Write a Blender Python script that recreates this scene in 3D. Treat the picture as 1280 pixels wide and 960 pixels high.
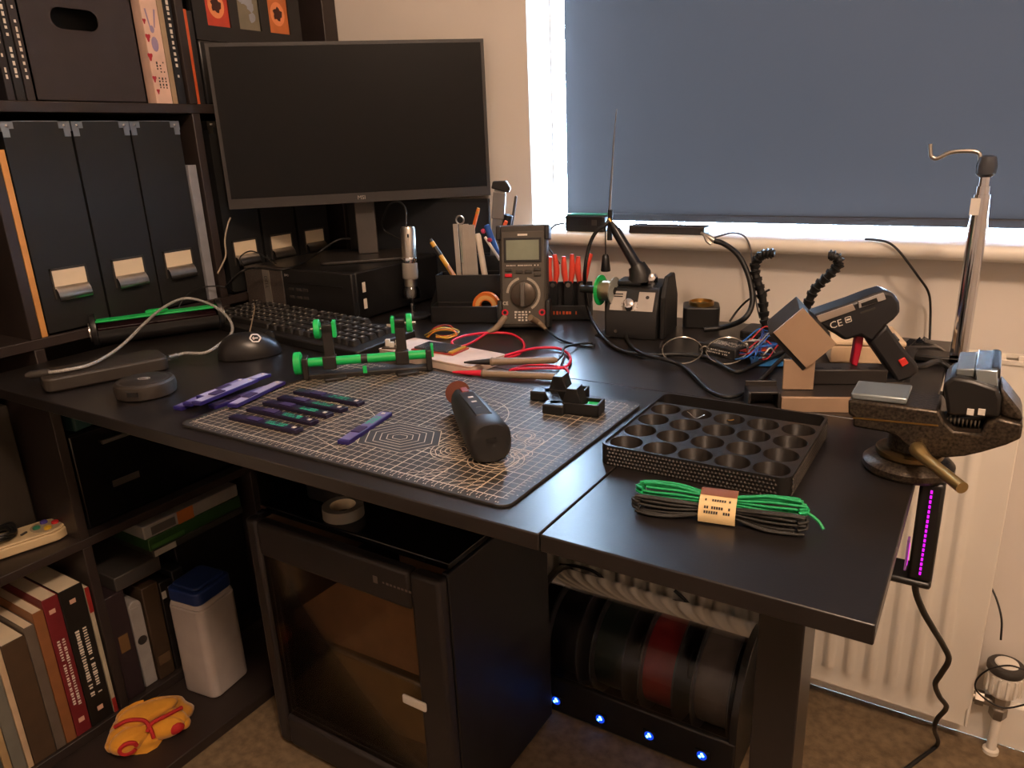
import bpy, math, random
from mathutils import Vector as V, Matrix, Euler
random.seed(7)
for o in list(bpy.data.objects): bpy.data.objects.remove(o)
sc = bpy.context.scene
COL = sc.collection
PI = math.pi
# ------------------------------------------------------------------ camera
RW = ((0.8461382, 0.13063937, -0.51670446), (0.53143361, -0.28021585, 0.79941066), (-0.04035428, -0.95100601, -0.30652749))
FPX, CXP, CYP = 940.0, 640.0, 480.0
CAM = V((0, 0, 1.005))
DZ = 0.705                                   # desk top height
cam = bpy.data.cameras.new('camera'); camo = bpy.data.objects.new('camera', cam); COL.objects.link(camo)
cam.sensor_width = 36; cam.lens = FPX / 1280 * 36; cam.clip_start = 0.02
camo.matrix_world = Matrix(((RW[0][0], -RW[0][1], -RW[0][2], CAM.x), (RW[1][0], -RW[1][1], -RW[1][2], CAM.y), (RW[2][0], -RW[2][1], -RW[2][2], CAM.z), (0, 0, 0, 1)))
sc.camera = camo
# ------------------------------------------------------------------ sky, lamps, exposure
w = bpy.data.worlds.new('sky'); sc.world = w; w.use_nodes = True
bg = w.node_tree.nodes['Background']; bg.inputs[0].default_value = (0.52, 0.74, 1.0, 1); bg.inputs[1].default_value = 135.0
def lamp(name, typ, loc, energy, col, **k):
    l = bpy.data.lights.new(name, typ); l.energy = energy; l.color = col
    for a, b in k.items(): setattr(l, a, b)
    o = bpy.data.objects.new(name, l); COL.objects.link(o); o.location = loc
    return o
lamp('ceiling_lamp', 'POINT', (0.45, -0.15, 2.10), 80, (1.0, 0.70, 0.50), shadow_soft_size=0.10)
po = lamp('window_portal', 'AREA', (0.18, 1.409, 1.34), 1, (1, 1, 1), shape='RECTANGLE', size=1.95, size_y=1.06)
po.rotation_euler = (-PI / 2, 0, 0); po.data.cycles.is_portal = True
vs = sc.view_settings
vs.view_transform = 'Standard'; vs.look = 'None'; vs.gamma = 1; vs.use_curve_mapping = False; vs.exposure = 0.0
# ------------------------------------------------------------------ pixel -> world helpers
def ray(px, py):
    d = (px - CXP, py - CYP, FPX)
    return V(tuple(sum(RW[i][j] * d[j] for j in range(3)) for i in range(3)))
def P(px, py, h=0.0):                         # on a level plane h above the desk top
    r = ray(px, py); return CAM + r * ((DZ + h - CAM.z) / r.z)
def PZ(px, py, z): return P(px, py, z - DZ)
def PY(px, py, y): r = ray(px, py); return CAM + r * (y / r.y)
def PX(px, py, x): r = ray(px, py); return CAM + r * (x / r.x)
def PV(px, py, pt, n): r = ray(px, py); return CAM + r * ((pt - CAM).dot(n) / r.dot(n))
# ------------------------------------------------------------------ materials
MATS = {}
def lin(h):
    h = h.lstrip('#'); c = [int(h[i:i + 2], 16) / 255 for i in (0, 2, 4)]
    return tuple(x / 12.92 if x <= 0.04045 else ((x + 0.055) / 1.055) ** 2.4 for x in c) + (1,)
def M(name, col=None, rough=0.5, metal=0.0, var=0.12, vs_=25.0, bump=0.0, bs=300.0, emit=None, es=0.0, trans=0.0, alpha=1.0, coat=0.0, spec=0.5, sheen=0.0):
    if name in MATS: return MATS[name]
    m = bpy.data.materials.new(name); m.use_nodes = True
    nt = m.node_tree; b = nt.nodes['Principled BSDF']; L = nt.links.new
    c = lin(col) if isinstance(col, str) else tuple(col) + (1,)
    tc = nt.nodes.new('ShaderNodeTexCoord')
    if var:
        n = nt.nodes.new('ShaderNodeTexNoise'); n.inputs['Scale'].default_value = vs_; n.inputs['Detail'].default_value = 4
        L(tc.outputs['Object'], n.inputs['Vector'])
        r = nt.nodes.new('ShaderNodeValToRGB')
        r.color_ramp.elements[0].position = 0.3; r.color_ramp.elements[1].position = 0.7
        r.color_ramp.elements[0].color = tuple(x * (1 - var) for x in c[:3]) + (1,)
        r.color_ramp.elements[1].color = tuple(min(1, x * (1 + var)) for x in c[:3]) + (1,)
        L(n.outputs['Fac'], r.inputs['Fac']); L(r.outputs['Color'], b.inputs['Base Color'])
    else: b.inputs['Base Color'].default_value = c
    b.inputs['Roughness'].default_value = rough; b.inputs['Metallic'].default_value = metal
    b.inputs['Specular IOR Level'].default_value = spec
    if coat: b.inputs['Coat Weight'].default_value = coat; b.inputs['Coat Roughness'].default_value = 0.08
    if trans: b.inputs['Transmission Weight'].default_value = trans
    if sheen: b.inputs['Sheen Weight'].default_value = sheen
    b.inputs['Alpha'].default_value = alpha
    if emit: b.inputs['Emission Color'].default_value = lin(emit); b.inputs['Emission Strength'].default_value = es
    if bump:
        n2 = nt.nodes.new('ShaderNodeTexNoise'); n2.inputs['Scale'].default_value = bs; n2.inputs['Detail'].default_value = 3
        bp = nt.nodes.new('ShaderNodeBump'); bp.inputs['Strength'].default_value = bump; bp.inputs['Distance'].default_value = 0.25 / bs
        L(tc.outputs['Object'], n2.inputs['Vector']); L(n2.outputs['Fac'], bp.inputs['Height']); L(bp.outputs['Normal'], b.inputs['Normal'])
    MATS[name] = m
    return m
def clear_mat(name, tint, gloss=0.12, rough=0.03):
    if name in MATS: return MATS[name]
    m = bpy.data.materials.new(name); m.use_nodes = True; nt = m.node_tree; nt.nodes.remove(nt.nodes['Principled BSDF'])
    t = nt.nodes.new('ShaderNodeBsdfTransparent'); t.inputs[0].default_value = tuple(tint) + (1,)
    g = nt.nodes.new('ShaderNodeBsdfGlossy'); g.inputs['Roughness'].default_value = rough
    f = nt.nodes.new('ShaderNodeLayerWeight'); f.inputs[0].default_value = gloss
    x = nt.nodes.new('ShaderNodeMixShader'); nt.links.new(f.outputs['Fresnel'], x.inputs[0]); nt.links.new(t.outputs[0], x.inputs[1]); nt.links.new(g.outputs[0], x.inputs[2])
    nt.links.new(x.outputs[0], nt.nodes['Material Output'].inputs[0]); MATS[name] = m
    return m
wood = M('black_brown_laminate', '#1d1a19', 0.30, var=0.18, vs_=18, bump=0.12, bs=700)
shelfw = M('shelf_black_brown', '#2b2320', 0.45, var=0.15, vs_=12, bump=0.06, bs=500)
wall_m = M('painted_plaster', '#d9d2c9', 0.8, var=0.03, vs_=6, bump=0.05, bs=350)
white_m = M('white_gloss_paint', '#e2dcd0', 0.42, var=0.03, vs_=8)
carpet_m = M('carpet_pile', '#705e46', 0.95, var=0.3, vs_=60, bump=1.0, bs=420)
blk = M('black_plastic', '#161616', 0.42, bump=0.08, bs=900)
blk2 = M('satin_black_plastic', '#1c1b1b', 0.33, bump=0.03, bs=900)
blk3 = M('matt_black', '#101010', 0.65, bump=0.1, bs=600)
gry = M('dark_grey_plastic', '#37332f', 0.5)
card = M('black_card', '#131312', 0.55, bump=0.06, bs=500)
steel = M('brushed_steel', '#b9b4ac', 0.28, 1.0, var=0.1, vs_=60)
chrome = M('chrome', '#d6d6da', 0.10, 1.0, var=0)
brass = M('brass', '#b08a4c', 0.30, 1.0)
bronze = M('bronze_sheet', '#a88d74', 0.45, 0.25, var=0.05)
green = M('green_printed_plastic', '#12b457', 0.45, var=0.06)
tealp = M('teal_ink', '#2fae86', 0.5, var=0.1)
rubber = M('black_rubber', '#0d0d0d', 0.5, var=0.05)
redp = M('red_plastic', '#c4122a', 0.4, var=0.05)
redrub = M('red_silicone', '#cf1f3a', 0.42, var=0.05)
whitep = M('white_plastic', '#d8d2c8', 0.45, var=0.04)
paper = M('cream_paper', '#dccbae', 0.8, var=0.05)
ink = M('pale_ink', '#d8d0c4', 0.6, var=0)
dink = M('dark_ink', '#24201f', 0.6, var=0)
# ------------------------------------------------------------------ mesh builder
def rrect(w, d, r, n=5, cx=0, cy=0):
    pts = []
    for sx, sy, a0 in ((1, 1, 0), (-1, 1, 90), (-1, -1, 180), (1, -1, 270)):
        for k in range(n + 1):
            a = math.radians(a0 + 90 * k / n)
            pts.append((cx + sx * (w / 2 - r) + r * math.cos(a), cy + sy * (d / 2 - r) + r * math.sin(a)))
    return pts
def smooth_path(pts, sub=6):
    pts = [V(p) for p in pts]
    if len(pts) < 3: return pts
    out = []
    for i in range(len(pts) - 1):
        p0 = pts[i - 1] if i else pts[0] * 2 - pts[1]; p1, p2 = pts[i], pts[i + 1]
        p3 = pts[i + 2] if i + 2 < len(pts) else p2 * 2 - p1
        for k in range(sub):
            t = k / sub
            out.append(0.5 * ((2 * p1) + (p2 - p0) * t + (2 * p0 - 5 * p1 + 4 * p2 - p3) * t * t + (3 * p1 - p0 - 3 * p2 + p3) * t ** 3))
    out.append(pts[-1]); return out
MW = {}
class MB:
    def __init__(s): s.v = []; s.f = []; s.T = Matrix()
    def add(s, vs, fs):
        o = len(s.v); s.v += [s.T @ V(p) for p in vs]; s.f += [tuple(i + o for i in f) for f in fs]; return s
    def at(s, loc=(0, 0, 0), rot=(0, 0, 0)): s.T = Matrix.Translation(V(loc)) @ Euler(rot).to_matrix().to_4x4(); return s
    def box(s, c, d, rz=0.0):
        x, y, z = (k / 2 for k in d); R = Matrix.Rotation(rz, 3, 'Z'); c = V(c)
        vs = [c + R @ V((a * x, b * y, e * z)) for e in (-1, 1) for a, b in ((-1, -1), (1, -1), (1, 1), (-1, 1))]
        return s.add(vs, [(3, 2, 1, 0), (4, 5, 6, 7), (0, 1, 5, 4), (1, 2, 6, 5), (2, 3, 7, 6), (3, 0, 4, 7)])
    def bb(s, a, b): return s.box([(a[i] + b[i]) / 2 for i in range(3)], [abs(b[i] - a[i]) for i in range(3)])
    def prism(s, poly, z0, z1, poly2=None):
        n = len(poly); q = poly2 or poly
        return s.add([(x, y, z0) for x, y in poly] + [(x, y, z1) for x, y in q],
                     [tuple(range(n - 1, -1, -1)), tuple(range(n, 2 * n))] + [(i, (i + 1) % n, n + (i + 1) % n, n + i) for i in range(n)])
    def lathe(s, prof, n=24, c=(0, 0, 0), close=True):
        c = V(c); vs = []; fs = []
        for r, z in prof:
            for k in range(n): a = 2 * PI * k / n; vs.append(c + V((r * math.cos(a), r * math.sin(a), z)))
        for i in range(len(prof) - 1):
            for k in range(n): k2 = (k + 1) % n; fs.append((i * n + k, i * n + k2, (i + 1) * n + k2, (i + 1) * n + k))
        if close: fs += [tuple(range(n - 1, -1, -1)), tuple((len(prof) - 1) * n + k for k in range(n))]
        return s.add(vs, fs)
    def cyl(s, p0, p1, r0, r1=None, n=18): return s.tube([p0, p1], [r0, r0 if r1 is None else r1], n, sub=0)
    def tube(s, pts, r, n=8, sub=6, closed=False):
        pts = [V(p) for p in pts]
        if sub and len(pts) > 2:
            m = len(pts)
            if isinstance(r, (list, tuple)):
                rr = []
                for i in range(m - 1): rr += [r[i] + (r[i + 1] - r[i]) * k / sub for k in range(sub)]
                r = rr + [r[-1]]
            pts = smooth_path(pts, sub)
        m = len(pts); R = r if isinstance(r, (list, tuple)) else [r] * m
        t0 = (pts[1] - pts[0]).normalized(); u = t0.orthogonal().normalized(); vs = []
        for i in range(m):
            t = (pts[min(i + 1, m - 1)] - pts[max(i - 1, 0)]).normalized()
            u = (u - t * u.dot(t)); u = u.normalized() if u.length > 1e-6 else t.orthogonal().normalized()
            w_ = t.cross(u)
            for k in range(n): a = 2 * PI * k / n; vs.append(pts[i] + (u * math.cos(a) + w_ * math.sin(a)) * R[i])
        fs = [(i * n + k, i * n + (k + 1) % n, (i + 1) * n + (k + 1) % n, (i + 1) * n + k) for i in range(m - 1) for k in range(n)]
        return s.add(vs, fs + [tuple(range(n - 1, -1, -1)), tuple((m - 1) * n + k for k in range(n))])
    def ell(s, c, r, n=16, m=10, zmin=-1.0):
        prof = []; c = V(c); vs = []; fs = []
        for i in range(m + 1):
            th = -PI / 2 + PI * i / m; z = max(math.sin(th), zmin); k = math.cos(th) if z > zmin else math.sqrt(max(0, 1 - zmin * zmin)) * (i / m if 0 else 1)
            prof.append((max(k, 1e-3), z))
        for k, z in prof:
            for j in range(n): a = 2 * PI * j / n; vs.append(c + V((r[0] * k * math.cos(a), r[1] * k * math.sin(a), r[2] * z)))
        for i in range(m):
            for j in range(n): j2 = (j + 1) % n; fs.append((i * n + j, i * n + j2, (i + 1) * n + j2, (i + 1) * n + j))
        return s.add(vs, fs + [tuple(range(n - 1, -1, -1)), tuple(m * n + k for k in range(n))])
    def quad(s, a, b, c, d): return s.add([a, b, c, d], [(0, 1, 2, 3)])
    def strip(s, pts, wd, z, closed=False):               # flat printed line in the xy plane
        n = len(pts); seg = n if closed else n - 1
        for i in range(seg):
            a = V((pts[i][0], pts[i][1], z)); b = V((pts[(i + 1) % n][0], pts[(i + 1) % n][1], z)); d = b - a
            if d.length < 1e-7: continue
            q = V((-d.y, d.x, 0)).normalized() * wd / 2; s.quad(a - q, b - q, b + q, a + q)
        return s
    def build(s, name, mat, parent=None, loc=None, rot=None, bevel=0.0, seg=2, ang=40, world=False, label=None, kind=None):
        vs = s.v
        if parent is None and loc is None:
            lo = [min(p[i] for p in vs) for i in range(3)]; hi = [max(p[i] for p in vs) for i in range(3)]
            loc = V(((lo[0] + hi[0]) / 2, (lo[1] + hi[1]) / 2, lo[2])); vs = [p - loc for p in vs]
        elif parent is not None and world:
            inv = MW[parent.name].inverted(); vs = [inv @ p for p in vs]
        me = bpy.data.meshes.new(name); me.from_pydata([tuple(p) for p in vs], [], s.f); me.validate(); me.update()
        me.materials.append(mat); me.shade_smooth(); me.set_sharp_from_angle(angle=math.radians(ang))
        o = bpy.data.objects.new(name, me); COL.objects.link(o)
        if loc is not None: o.location = loc
        if rot is not None: o.rotation_euler = rot
        if parent is not None: o.parent = parent
        MW[o.name] = (MW[parent.name] if parent is not None else Matrix()) @ Matrix.Translation(V(loc or (0, 0, 0))) @ Euler(rot or (0, 0, 0)).to_matrix().to_4x4()
        if bevel:
            md = o.modifiers.new('edges', 'BEVEL'); md.width = bevel; md.segments = seg; md.limit_method = 'ANGLE'; md.angle_limit = math.radians(35)
        if label: o['label'] = label
        if kind: o['kind'] = kind
        return o
def tag(o, label, cat, group=None, kind=None):
    o['label'] = label; o['category'] = cat
    if group: o['group'] = group
    if kind: o['kind'] = kind
    return o
def thing(name, label, cat, loc=(0, 0, 0), rz=0.0, group=None, rot=None):
    o = bpy.data.objects.new(name, None); COL.objects.link(o); o.location = loc; e = rot or (0, 0, rz); o.rotation_euler = e
    o.empty_display_size = 0.02
    MW[o.name] = Matrix.Translation(V(loc)) @ Euler(e).to_matrix().to_4x4()
    return tag(o, label, cat, group)
def struct(o): o['kind'] = 'structure'; return o
def txt(s, size, mat, parent, loc, rot, name='lettering', width=None, world=False):
    cu = bpy.data.curves.new('t', 'FONT'); cu.body = s; cu.size = size; cu.align_x = 'CENTER'; cu.align_y = 'CENTER'; cu.resolution_u = 2
    to = bpy.data.objects.new('t', cu); me = bpy.data.meshes.new_from_object(to)
    bpy.data.objects.remove(to); bpy.data.curves.remove(cu); me.name = name
    sx = 1.0
    if width and len(me.vertices): xs = [v.co.x for v in me.vertices]; sx = width / max(1e-6, max(xs) - min(xs))
    for v in me.vertices: v.co.x *= sx
    me.materials.clear(); me.materials.append(mat)
    o = bpy.data.objects.new(name, me); COL.objects.link(o); o.parent = parent; o.location = loc; o.rotation_euler = rot
    return o
def marks(n, length, h, rows=1, gap=None, z=0.0, rnd=random, frac=0.62):   # rows of tiny print dashes, centred, in xy
    b = MB(); gap = gap or h * 1.6
    for r in range(rows):
        y = (r - (rows - 1) / 2) * -gap; x = -length / 2; st = length / n
        for i in range(n):
            if rnd.random() < 0.12: x += st; continue
            wd = st * frac * rnd.uniform(0.6, 1.3); hh = h * rnd.uniform(0.7, 1.0)
            b.quad((x, y - hh / 2, z), (x + wd, y - hh / 2, z), (x + wd, y + hh / 2, z), (x, y + hh / 2, z)); x += st
    return b
def dup(root, loc=None, rz=None, **props):
    def cp(o, par):
        c = o.copy(); COL.objects.link(c); c.parent = par
        for ch in list(o.children): cp(ch, c)
        return c
    r = cp(root, None)
    if loc is not None: r.location = loc
    if rz is not None: r.rotation_euler = (0, 0, rz)
    for k, v in props.items(): r[k] = v
    return r
# ------------------------------------------------------------------ the room
YW = 1.30; SX = -1.243
struct(MB().bb((-1.8, -2.0, -0.06), (1.8, 1.45, 0)).build('floor', carpet_m, loc=(0, 0, 0)))
wb = MB(); OX0, OX1, OZ0, OZ1 = -0.775, 1.15, 0.823, 1.86
wb.bb((-1.8, YW, 0), (OX0, YW + .11, 2.4)).bb((OX1, YW, 0), (1.8, YW + .11, 2.4)).bb((OX0, YW, 0), (OX1, YW + .11, OZ0)).bb((OX0, YW, OZ1), (OX1, YW + .11, 2.4))
struct(wb.build('wall_back', wall_m, loc=(0, 0, 0)))
struct(MB().bb((-1.80, -2.0, 0), (-1.645, YW, 2.4)).build('wall_left', wall_m, loc=(0, 0, 0)))
struct(MB().bb((1.65, -2.0, 0), (1.8, YW, 2.4)).build('wall_right', wall_m, loc=(0, 0, 0)))
struct(MB().bb((-1.8, -2.1, 0), (1.8, -1.95, 2.4)).build('wall_front', wall_m, loc=(0, 0, 0)))
struct(MB().bb((-1.8, -2.1, 2.4), (1.8, 1.46, 2.48)).build('ceiling', wall_m, loc=(0, 0, 0)))
struct(MB().bb((-1.62, YW - .016, 0), (1.65, YW, 0.085)).build('baseboard_back', white_m, loc=(0, 0, 0), bevel=.004))
wn = bpy.data.objects.new('window_1', None); COL.objects.link(wn); wn['kind'] = 'structure'; wn['label'] = 'white framed window behind the dark roller blind'; wn.location = (0, 0, 0); MW['window_1'] = Matrix()
fr = MB()
for a, b in (((OX0, 1.385, OZ0), (OX0 + .006, 1.41, OZ1)), ((OX1 - .05, 1.385, OZ0), (OX1, 1.41, OZ1)), ((OX0, 1.385, OZ1 - .05), (OX1, 1.41, OZ1)), ((OX0, 1.392, OZ0), (OX1, 1.41, OZ0 + .016)), ((.16, 1.385, OZ0), (.21, 1.41, OZ1))): fr.bb(a, b)
fr.build('window_frame', white_m, wn, bevel=.004)
for a, b in ((OX0 + .006, .16), (.21, OX1 - .05)):
    MB().bb((a, 1.398, OZ0 + .016), (b, 1.401, OZ1 - .05)).build('window_pane', clear_mat('window_glass', (.97, .98, 1), .05), wn)
sl = MB(); prof = [(1.262, .815), (1.256, .820), (1.254, .828), (1.258, .836), (1.265, .838), (1.41, .838), (1.41, .813), (1.29, .813)]
n = len(prof); sl.add([(-.80, y, z) for y, z in prof] + [(1.19, y, z) for y, z in prof], [tuple(range(n)), tuple(range(2 * n - 1, n - 1, -1))] + [(i, n + i, n + (i + 1) % n, (i + 1) % n) for i in range(n)])
sl.build('window_sill', white_m, wn, ang=50)
# roller blind
bl = thing('roller_blind', 'dark charcoal roller blind pulled down over the window', 'blind', (0, 1.372, .850))
m = M('blind_fabric', '#34343a', 0.85, var=0.06, vs_=4, bump=0.1, bs=900)
nt = m.node_tree; tr = nt.nodes.new('ShaderNodeBsdfTranslucent'); tr.inputs[0].default_value = (.0008, .0008, .0008, 1); ad = nt.nodes.new('ShaderNodeAddShader')
nt.links.new(nt.nodes['Principled BSDF'].outputs[0], ad.inputs[0]); nt.links.new(tr.outputs[0], ad.inputs[1]); nt.links.new(ad.outputs[0], nt.nodes['Material Output'].inputs[0])
bx0, bx1 = -.736, 1.12
f = MB(); N = 24
f.add([(bx0 + (bx1 - bx0) * i / N, .0012 * math.sin(i * .9), z) for z in (.012, .95) for i in range(N + 1)], [(i, i + 1, N + 2 + i, N + 1 + i) for i in range(N)])
f.build('blind_fabric', m, bl)
MB().bb((bx0, -.005, 0), (bx1, .005, .014)).build('bottom_bar', M('blind_bar', '#2c2c32', .5), bl, bevel=.002)
MB().cyl((bx0, -.022, .965), (bx1, -.022, .965), .020).build('roller', gry, bl)
# blind cord pull
cw = thing('blind_cord_weight', 'black tapered cord weight hanging under the window sill', 'cord pull', PY(757, 339, 1.245))
h0 = PY(757, 318, 1.245).z - PY(757, 339, 1.245).z
MB().lathe([(.0085, 0), (.009, .002), (.006, h0 * .9), (.004, h0)], 14).build('weight', rubber, cw)
MB().cyl((0, 0, h0), (0, .0, h0 + .05), .0012, n=6).build('cord', rubber, cw)
# radiator
ra = thing('radiator', 'cream panel radiator with vertical flutes under the window', 'radiator', (-.35, 1.25, .055))
RX0, RX1, RH = -.42, .416, .625; fl = MB(); N = 25 * 8; vs = []; fs = []
for zi, (z, dy) in enumerate(((0, .004), (.03, .004), (.045, 0), (RH - .045, 0), (RH - .03, .004), (RH, .004))):
    for i in range(N + 1):
        x = RX0 + (RX1 - RX0) * i / N; ph = (i % 8) / 8; fl_d = 0 if dy else .007 * (1 if .25 < ph < .75 else .0) ; vs.append((x, -.02 + dy - (fl_d if 8 < i < N - 8 else 0), z))
for zi in range(5):
    for i in range(N): a = zi * (N + 1) + i; fs.append((a, a + 1, a + N + 2, a + N + 1))
fl.add(vs, fs).build('fluted_panel', white_m, ra, ang=60)
MB().bb((RX0, .025, 0), (RX1, .03, RH)).build('back_panel', white_m, ra)
g = MB()
for i in range(40): x = RX0 + .01 + (RX1 - RX0 - .02) * i / 39; g.bb((x - .003, -.014, RH - .003), (x + .003, .024, RH))
g.bb((RX0, -.018, RH - .004), (RX1, -.013, RH + .002)).bb((RX0, .022, RH - .004), (RX1, .027, RH + .002)).build('top_grille', white_m, ra)
for x in (RX0, RX1): MB().bb((x - .003, -.018, 0), (x + .003, .028, RH)).build('side_cover', white_m, ra, bevel=.002)
for x in (-.3, .3): MB().bb((x - .015, .03, .1), (x + .015, .048, RH - .1)).build('wall_bracket', white_m, ra)
# thermostat valve and pipe
bp = PZ(1238, 932, 0.0); vx, vy = bp.x, min(bp.y, 1.262)
tv = thing('radiator_valve', 'white ribbed thermostatic radiator valve on a floor pipe', 'valve', (vx, vy, 0))
MB().cyl((0, 0, 0), (0, 0, .075), .0075).lathe([(.012, 0), (.012, .006), (.008, .008)], 16).build('pipe', white_m, tv)
MB().lathe([(.0101, .07), (.013, .075), (.013, .09), (.010, .092), (.012, .098), (.014, .10), (.014, .115), (.01, .12)], 6).cyl((0, 0, .098), (-.05, 0, .098), .009).cyl((-.022, 0, .098), (-.034, 0, .098), .0125, n=6).build('valve_body', M('dull_nickel', '#8d857a', .4, .7), tv)
kb = MB().lathe([(.018, .118), (.023, .124), (.024, .16), (.022, .166)], 28)
for i in range(14): a = 2 * PI * i / 14; kb.box((.0235 * math.cos(a), .0235 * math.sin(a), .142), (.006, .004, .032), a)
kb.build('thermostat_head', white_m, tv)
MB().lathe([(.0255, .162), (.027, .165), (.027, .172), (.0245, .175), (.018, .176)], 28).build('collar_ring', gry, tv)
MB().lathe([(.018, .174), (.016, .178), (.008, .179)], 24).build('end_cap', white_m, tv)
# ------------------------------------------------------------------ shelving unit
sh = thing('shelving_unit', 'black-brown cube shelving unit along the side wall', 'shelving', (SX - .195, .75, 0))
UY = [(.205, .221), (.556, .572), (.907, .923)]; XB = SX - .385
FL = [.039, .390, .741, 1.092, 1.443]
def sp(name, a, b): return MB().bb(a, b).build(name, shelfw, sh, world=True, bevel=.0012)
sp('base_board', (XB, .166, 0), (SX, 1.297, .039)); sp('top_board', (XB, .166, 1.427), (SX, 1.297, 1.466))
sp('side_panel', (XB, 1.258, .039), (SX, 1.297, 1.427)); sp('side_panel', (XB, .166, .039), (SX, .205, 1.427))
for r in range(4):
    z0, z1 = FL[r], FL[r + 1] - .016
    for a, b in UY[1:]: sp('upright', (XB, a, z0), (SX, b, z1 if r < 3 else 1.427))
    if r < 3: sp('shelf_board', (XB, .205, z1), (SX, 1.258, z1 + .016))
sp('back_panel', (XB - .004, .166, 0), (XB, 1.297, 1.466))
# a book: cover + pages. spine faces +x
def book(y0, y1, z0, h, dep, cov, label, xf=-1.25, name='book', group=None, spine=None, soft=False, cat='book', ncol=None, nm=10, tl=.55, zc=.5, rows=1):
    t = thing(name, label, cat, (xf - dep / 2, (y0 + y1) / 2, z0), 0, group); wd = y1 - y0; c = .0015
    b = MB().bb((dep / 2 - c * 1.5, -wd / 2, 0), (dep / 2, wd / 2, h)).bb((-dep / 2, -wd / 2, 0), (dep / 2 - c, -wd / 2 + c, h)).bb((-dep / 2, wd / 2 - c, 0), (dep / 2 - c, wd / 2, h))
    b.build('cover', cov, t, bevel=.0008)
    MB().bb((-dep / 2 + .003, -wd / 2 + c, .002), (dep / 2 - c * 1.5, wd / 2 - c, h - (.001 if soft else .003))).build('pages', paper, t)
    if ncol:
        k = marks(nm, h * tl, wd * .32 if rows == 1 else wd * .2, rows); R = Matrix(((0, 0, 1), (0, 1, 0), (-1, 0, 0)))
        k.v = [R @ p + V((dep / 2 + .0003, 0, h * zc)) for p in k.v]; k.build('spine_print', ncol, t)
    return t
BK = lambda n, c, r=.5: M(n, c, r, var=.12, vs_=30)
def px(a, b): return PX(a, b, -1.25)
# magazine files
def magfile(y0, y1, label):
    wd = y1 - y0; h = .322; dp = .25; t = thing('magazine_file', label, 'magazine file', (-1.252 - dp / 2, (y0 + y1) / 2, .741), 0, 'black magazine files on the shelf')
    b = MB(); c = .003; X = dp / 2
    b.bb((X - c, -wd / 2, 0), (X, wd / 2, h))
    for s_ in (-1, 1):
        y = s_ * (wd / 2 - c / 2)
        b.add([(x, y + d, z) for d in (-c / 2, c / 2) for x, z in ((-X, 0), (X - c, 0), (X - c, h), (X - .06, h), (-X, .12))], [(0, 1, 2, 3, 4), (9, 8, 7, 6, 5)] + [(i, 5 + i, 5 + (i + 1) % 5, (i + 1) % 5) for i in range(5)])
    b.bb((-X, -wd / 2, 0), (X, wd / 2, c)).bb((-X, -wd / 2, 0), (-X + c, wd / 2, .12)).build('body', card, t)
    for s_ in (-1, 1):
        k = MB(); y = s_ * wd / 2; k.bb((X, y - s_ * .017, h - .010), (X + .001, y, h + .001)).bb((X, y - s_ * .010, h - .022), (X + .001, y, h - .010)).bb((X - .018, y, h - .014), (X + .001, y + s_ * .001, h + .001)).bb((X - .003, y - s_ * .017, h), (X + .001, y, h + .001))
        k.build('corner_bracket', steel, t); MB().ell((X + .0015, y - s_ * .008, h - .006), (.001, .0025, .0025), 10, 6).build('rivet', steel, t)
    MB().bb((X - .003, -wd / 2 + .016, h), (X + .0006, wd / 2 - .016, h + .0012)).build('rim_trim', steel, t)
    z = .054; hw = .0265
    lh = MB().bb((X, -hw - .003, z), (X + .002, -hw, z + .048)).bb((X, hw, z), (X + .002, hw + .003, z + .048)).bb((X, -hw - .003, z + .045), (X + .002, hw + .003, z + .048)).build('label_holder', gry, t)
    MB().bb((X, -hw, z + .016), (X + .0012, hw, z + .045)).build('label_card', paper, lh)
    p_ = MB(); cs = [(0, .020), (.003, .019), (.009, .012), (.011, .004), (.010, -.002), (.005, -.003)]
    n_ = len(cs); p_.add([(X + a, y, z + b_) for y in (-hw, hw) for a, b_ in cs], [(i, i + 1, n_ + i + 1, n_ + i) for i in range(n_ - 1)]).build('finger_pull', steel, lh, ang=80)
    return t
for y0, y1, lb in ((.588, .688, 'black magazine file beside the tan-edged panel on the middle shelf'), (.692, .787, 'black magazine file in the middle of the three unobstructed ones'), (.790, .882, 'black magazine file next to the grey spined folder'),
                   (.942, 1.028, 'black magazine file at the left edge of the monitor, label just below it'), (1.034, 1.120, 'black magazine file behind the monitor with cables over its label'), (1.126, 1.214, 'black magazine file behind the monitor stand, its label hardly showing')): magfile(y0, y1, lb)
tag(MB().bb((-1.46, .5735, .741), (-1.246, .583, px(5, 187).z)).build('panel', M('tan_wood_edge', '#c98f4e', .6), bevel=.0008), 'tan wooden panel edge squeezed beside the first magazine file', 'panel')
book(.886, .903, .741, px(243, 206).z - .741, .21, BK('grey_folder', '#84868c'), 'grey spined folder standing beside the magazine files', name='folder', cat='folder')
tag(MB().bb((-1.6, .30, .741), (-1.262, .478, 1.03)).build('storage_box', card, bevel=.003), 'plain black box at the edge of the photo on the middle shelf', 'box')
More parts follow.
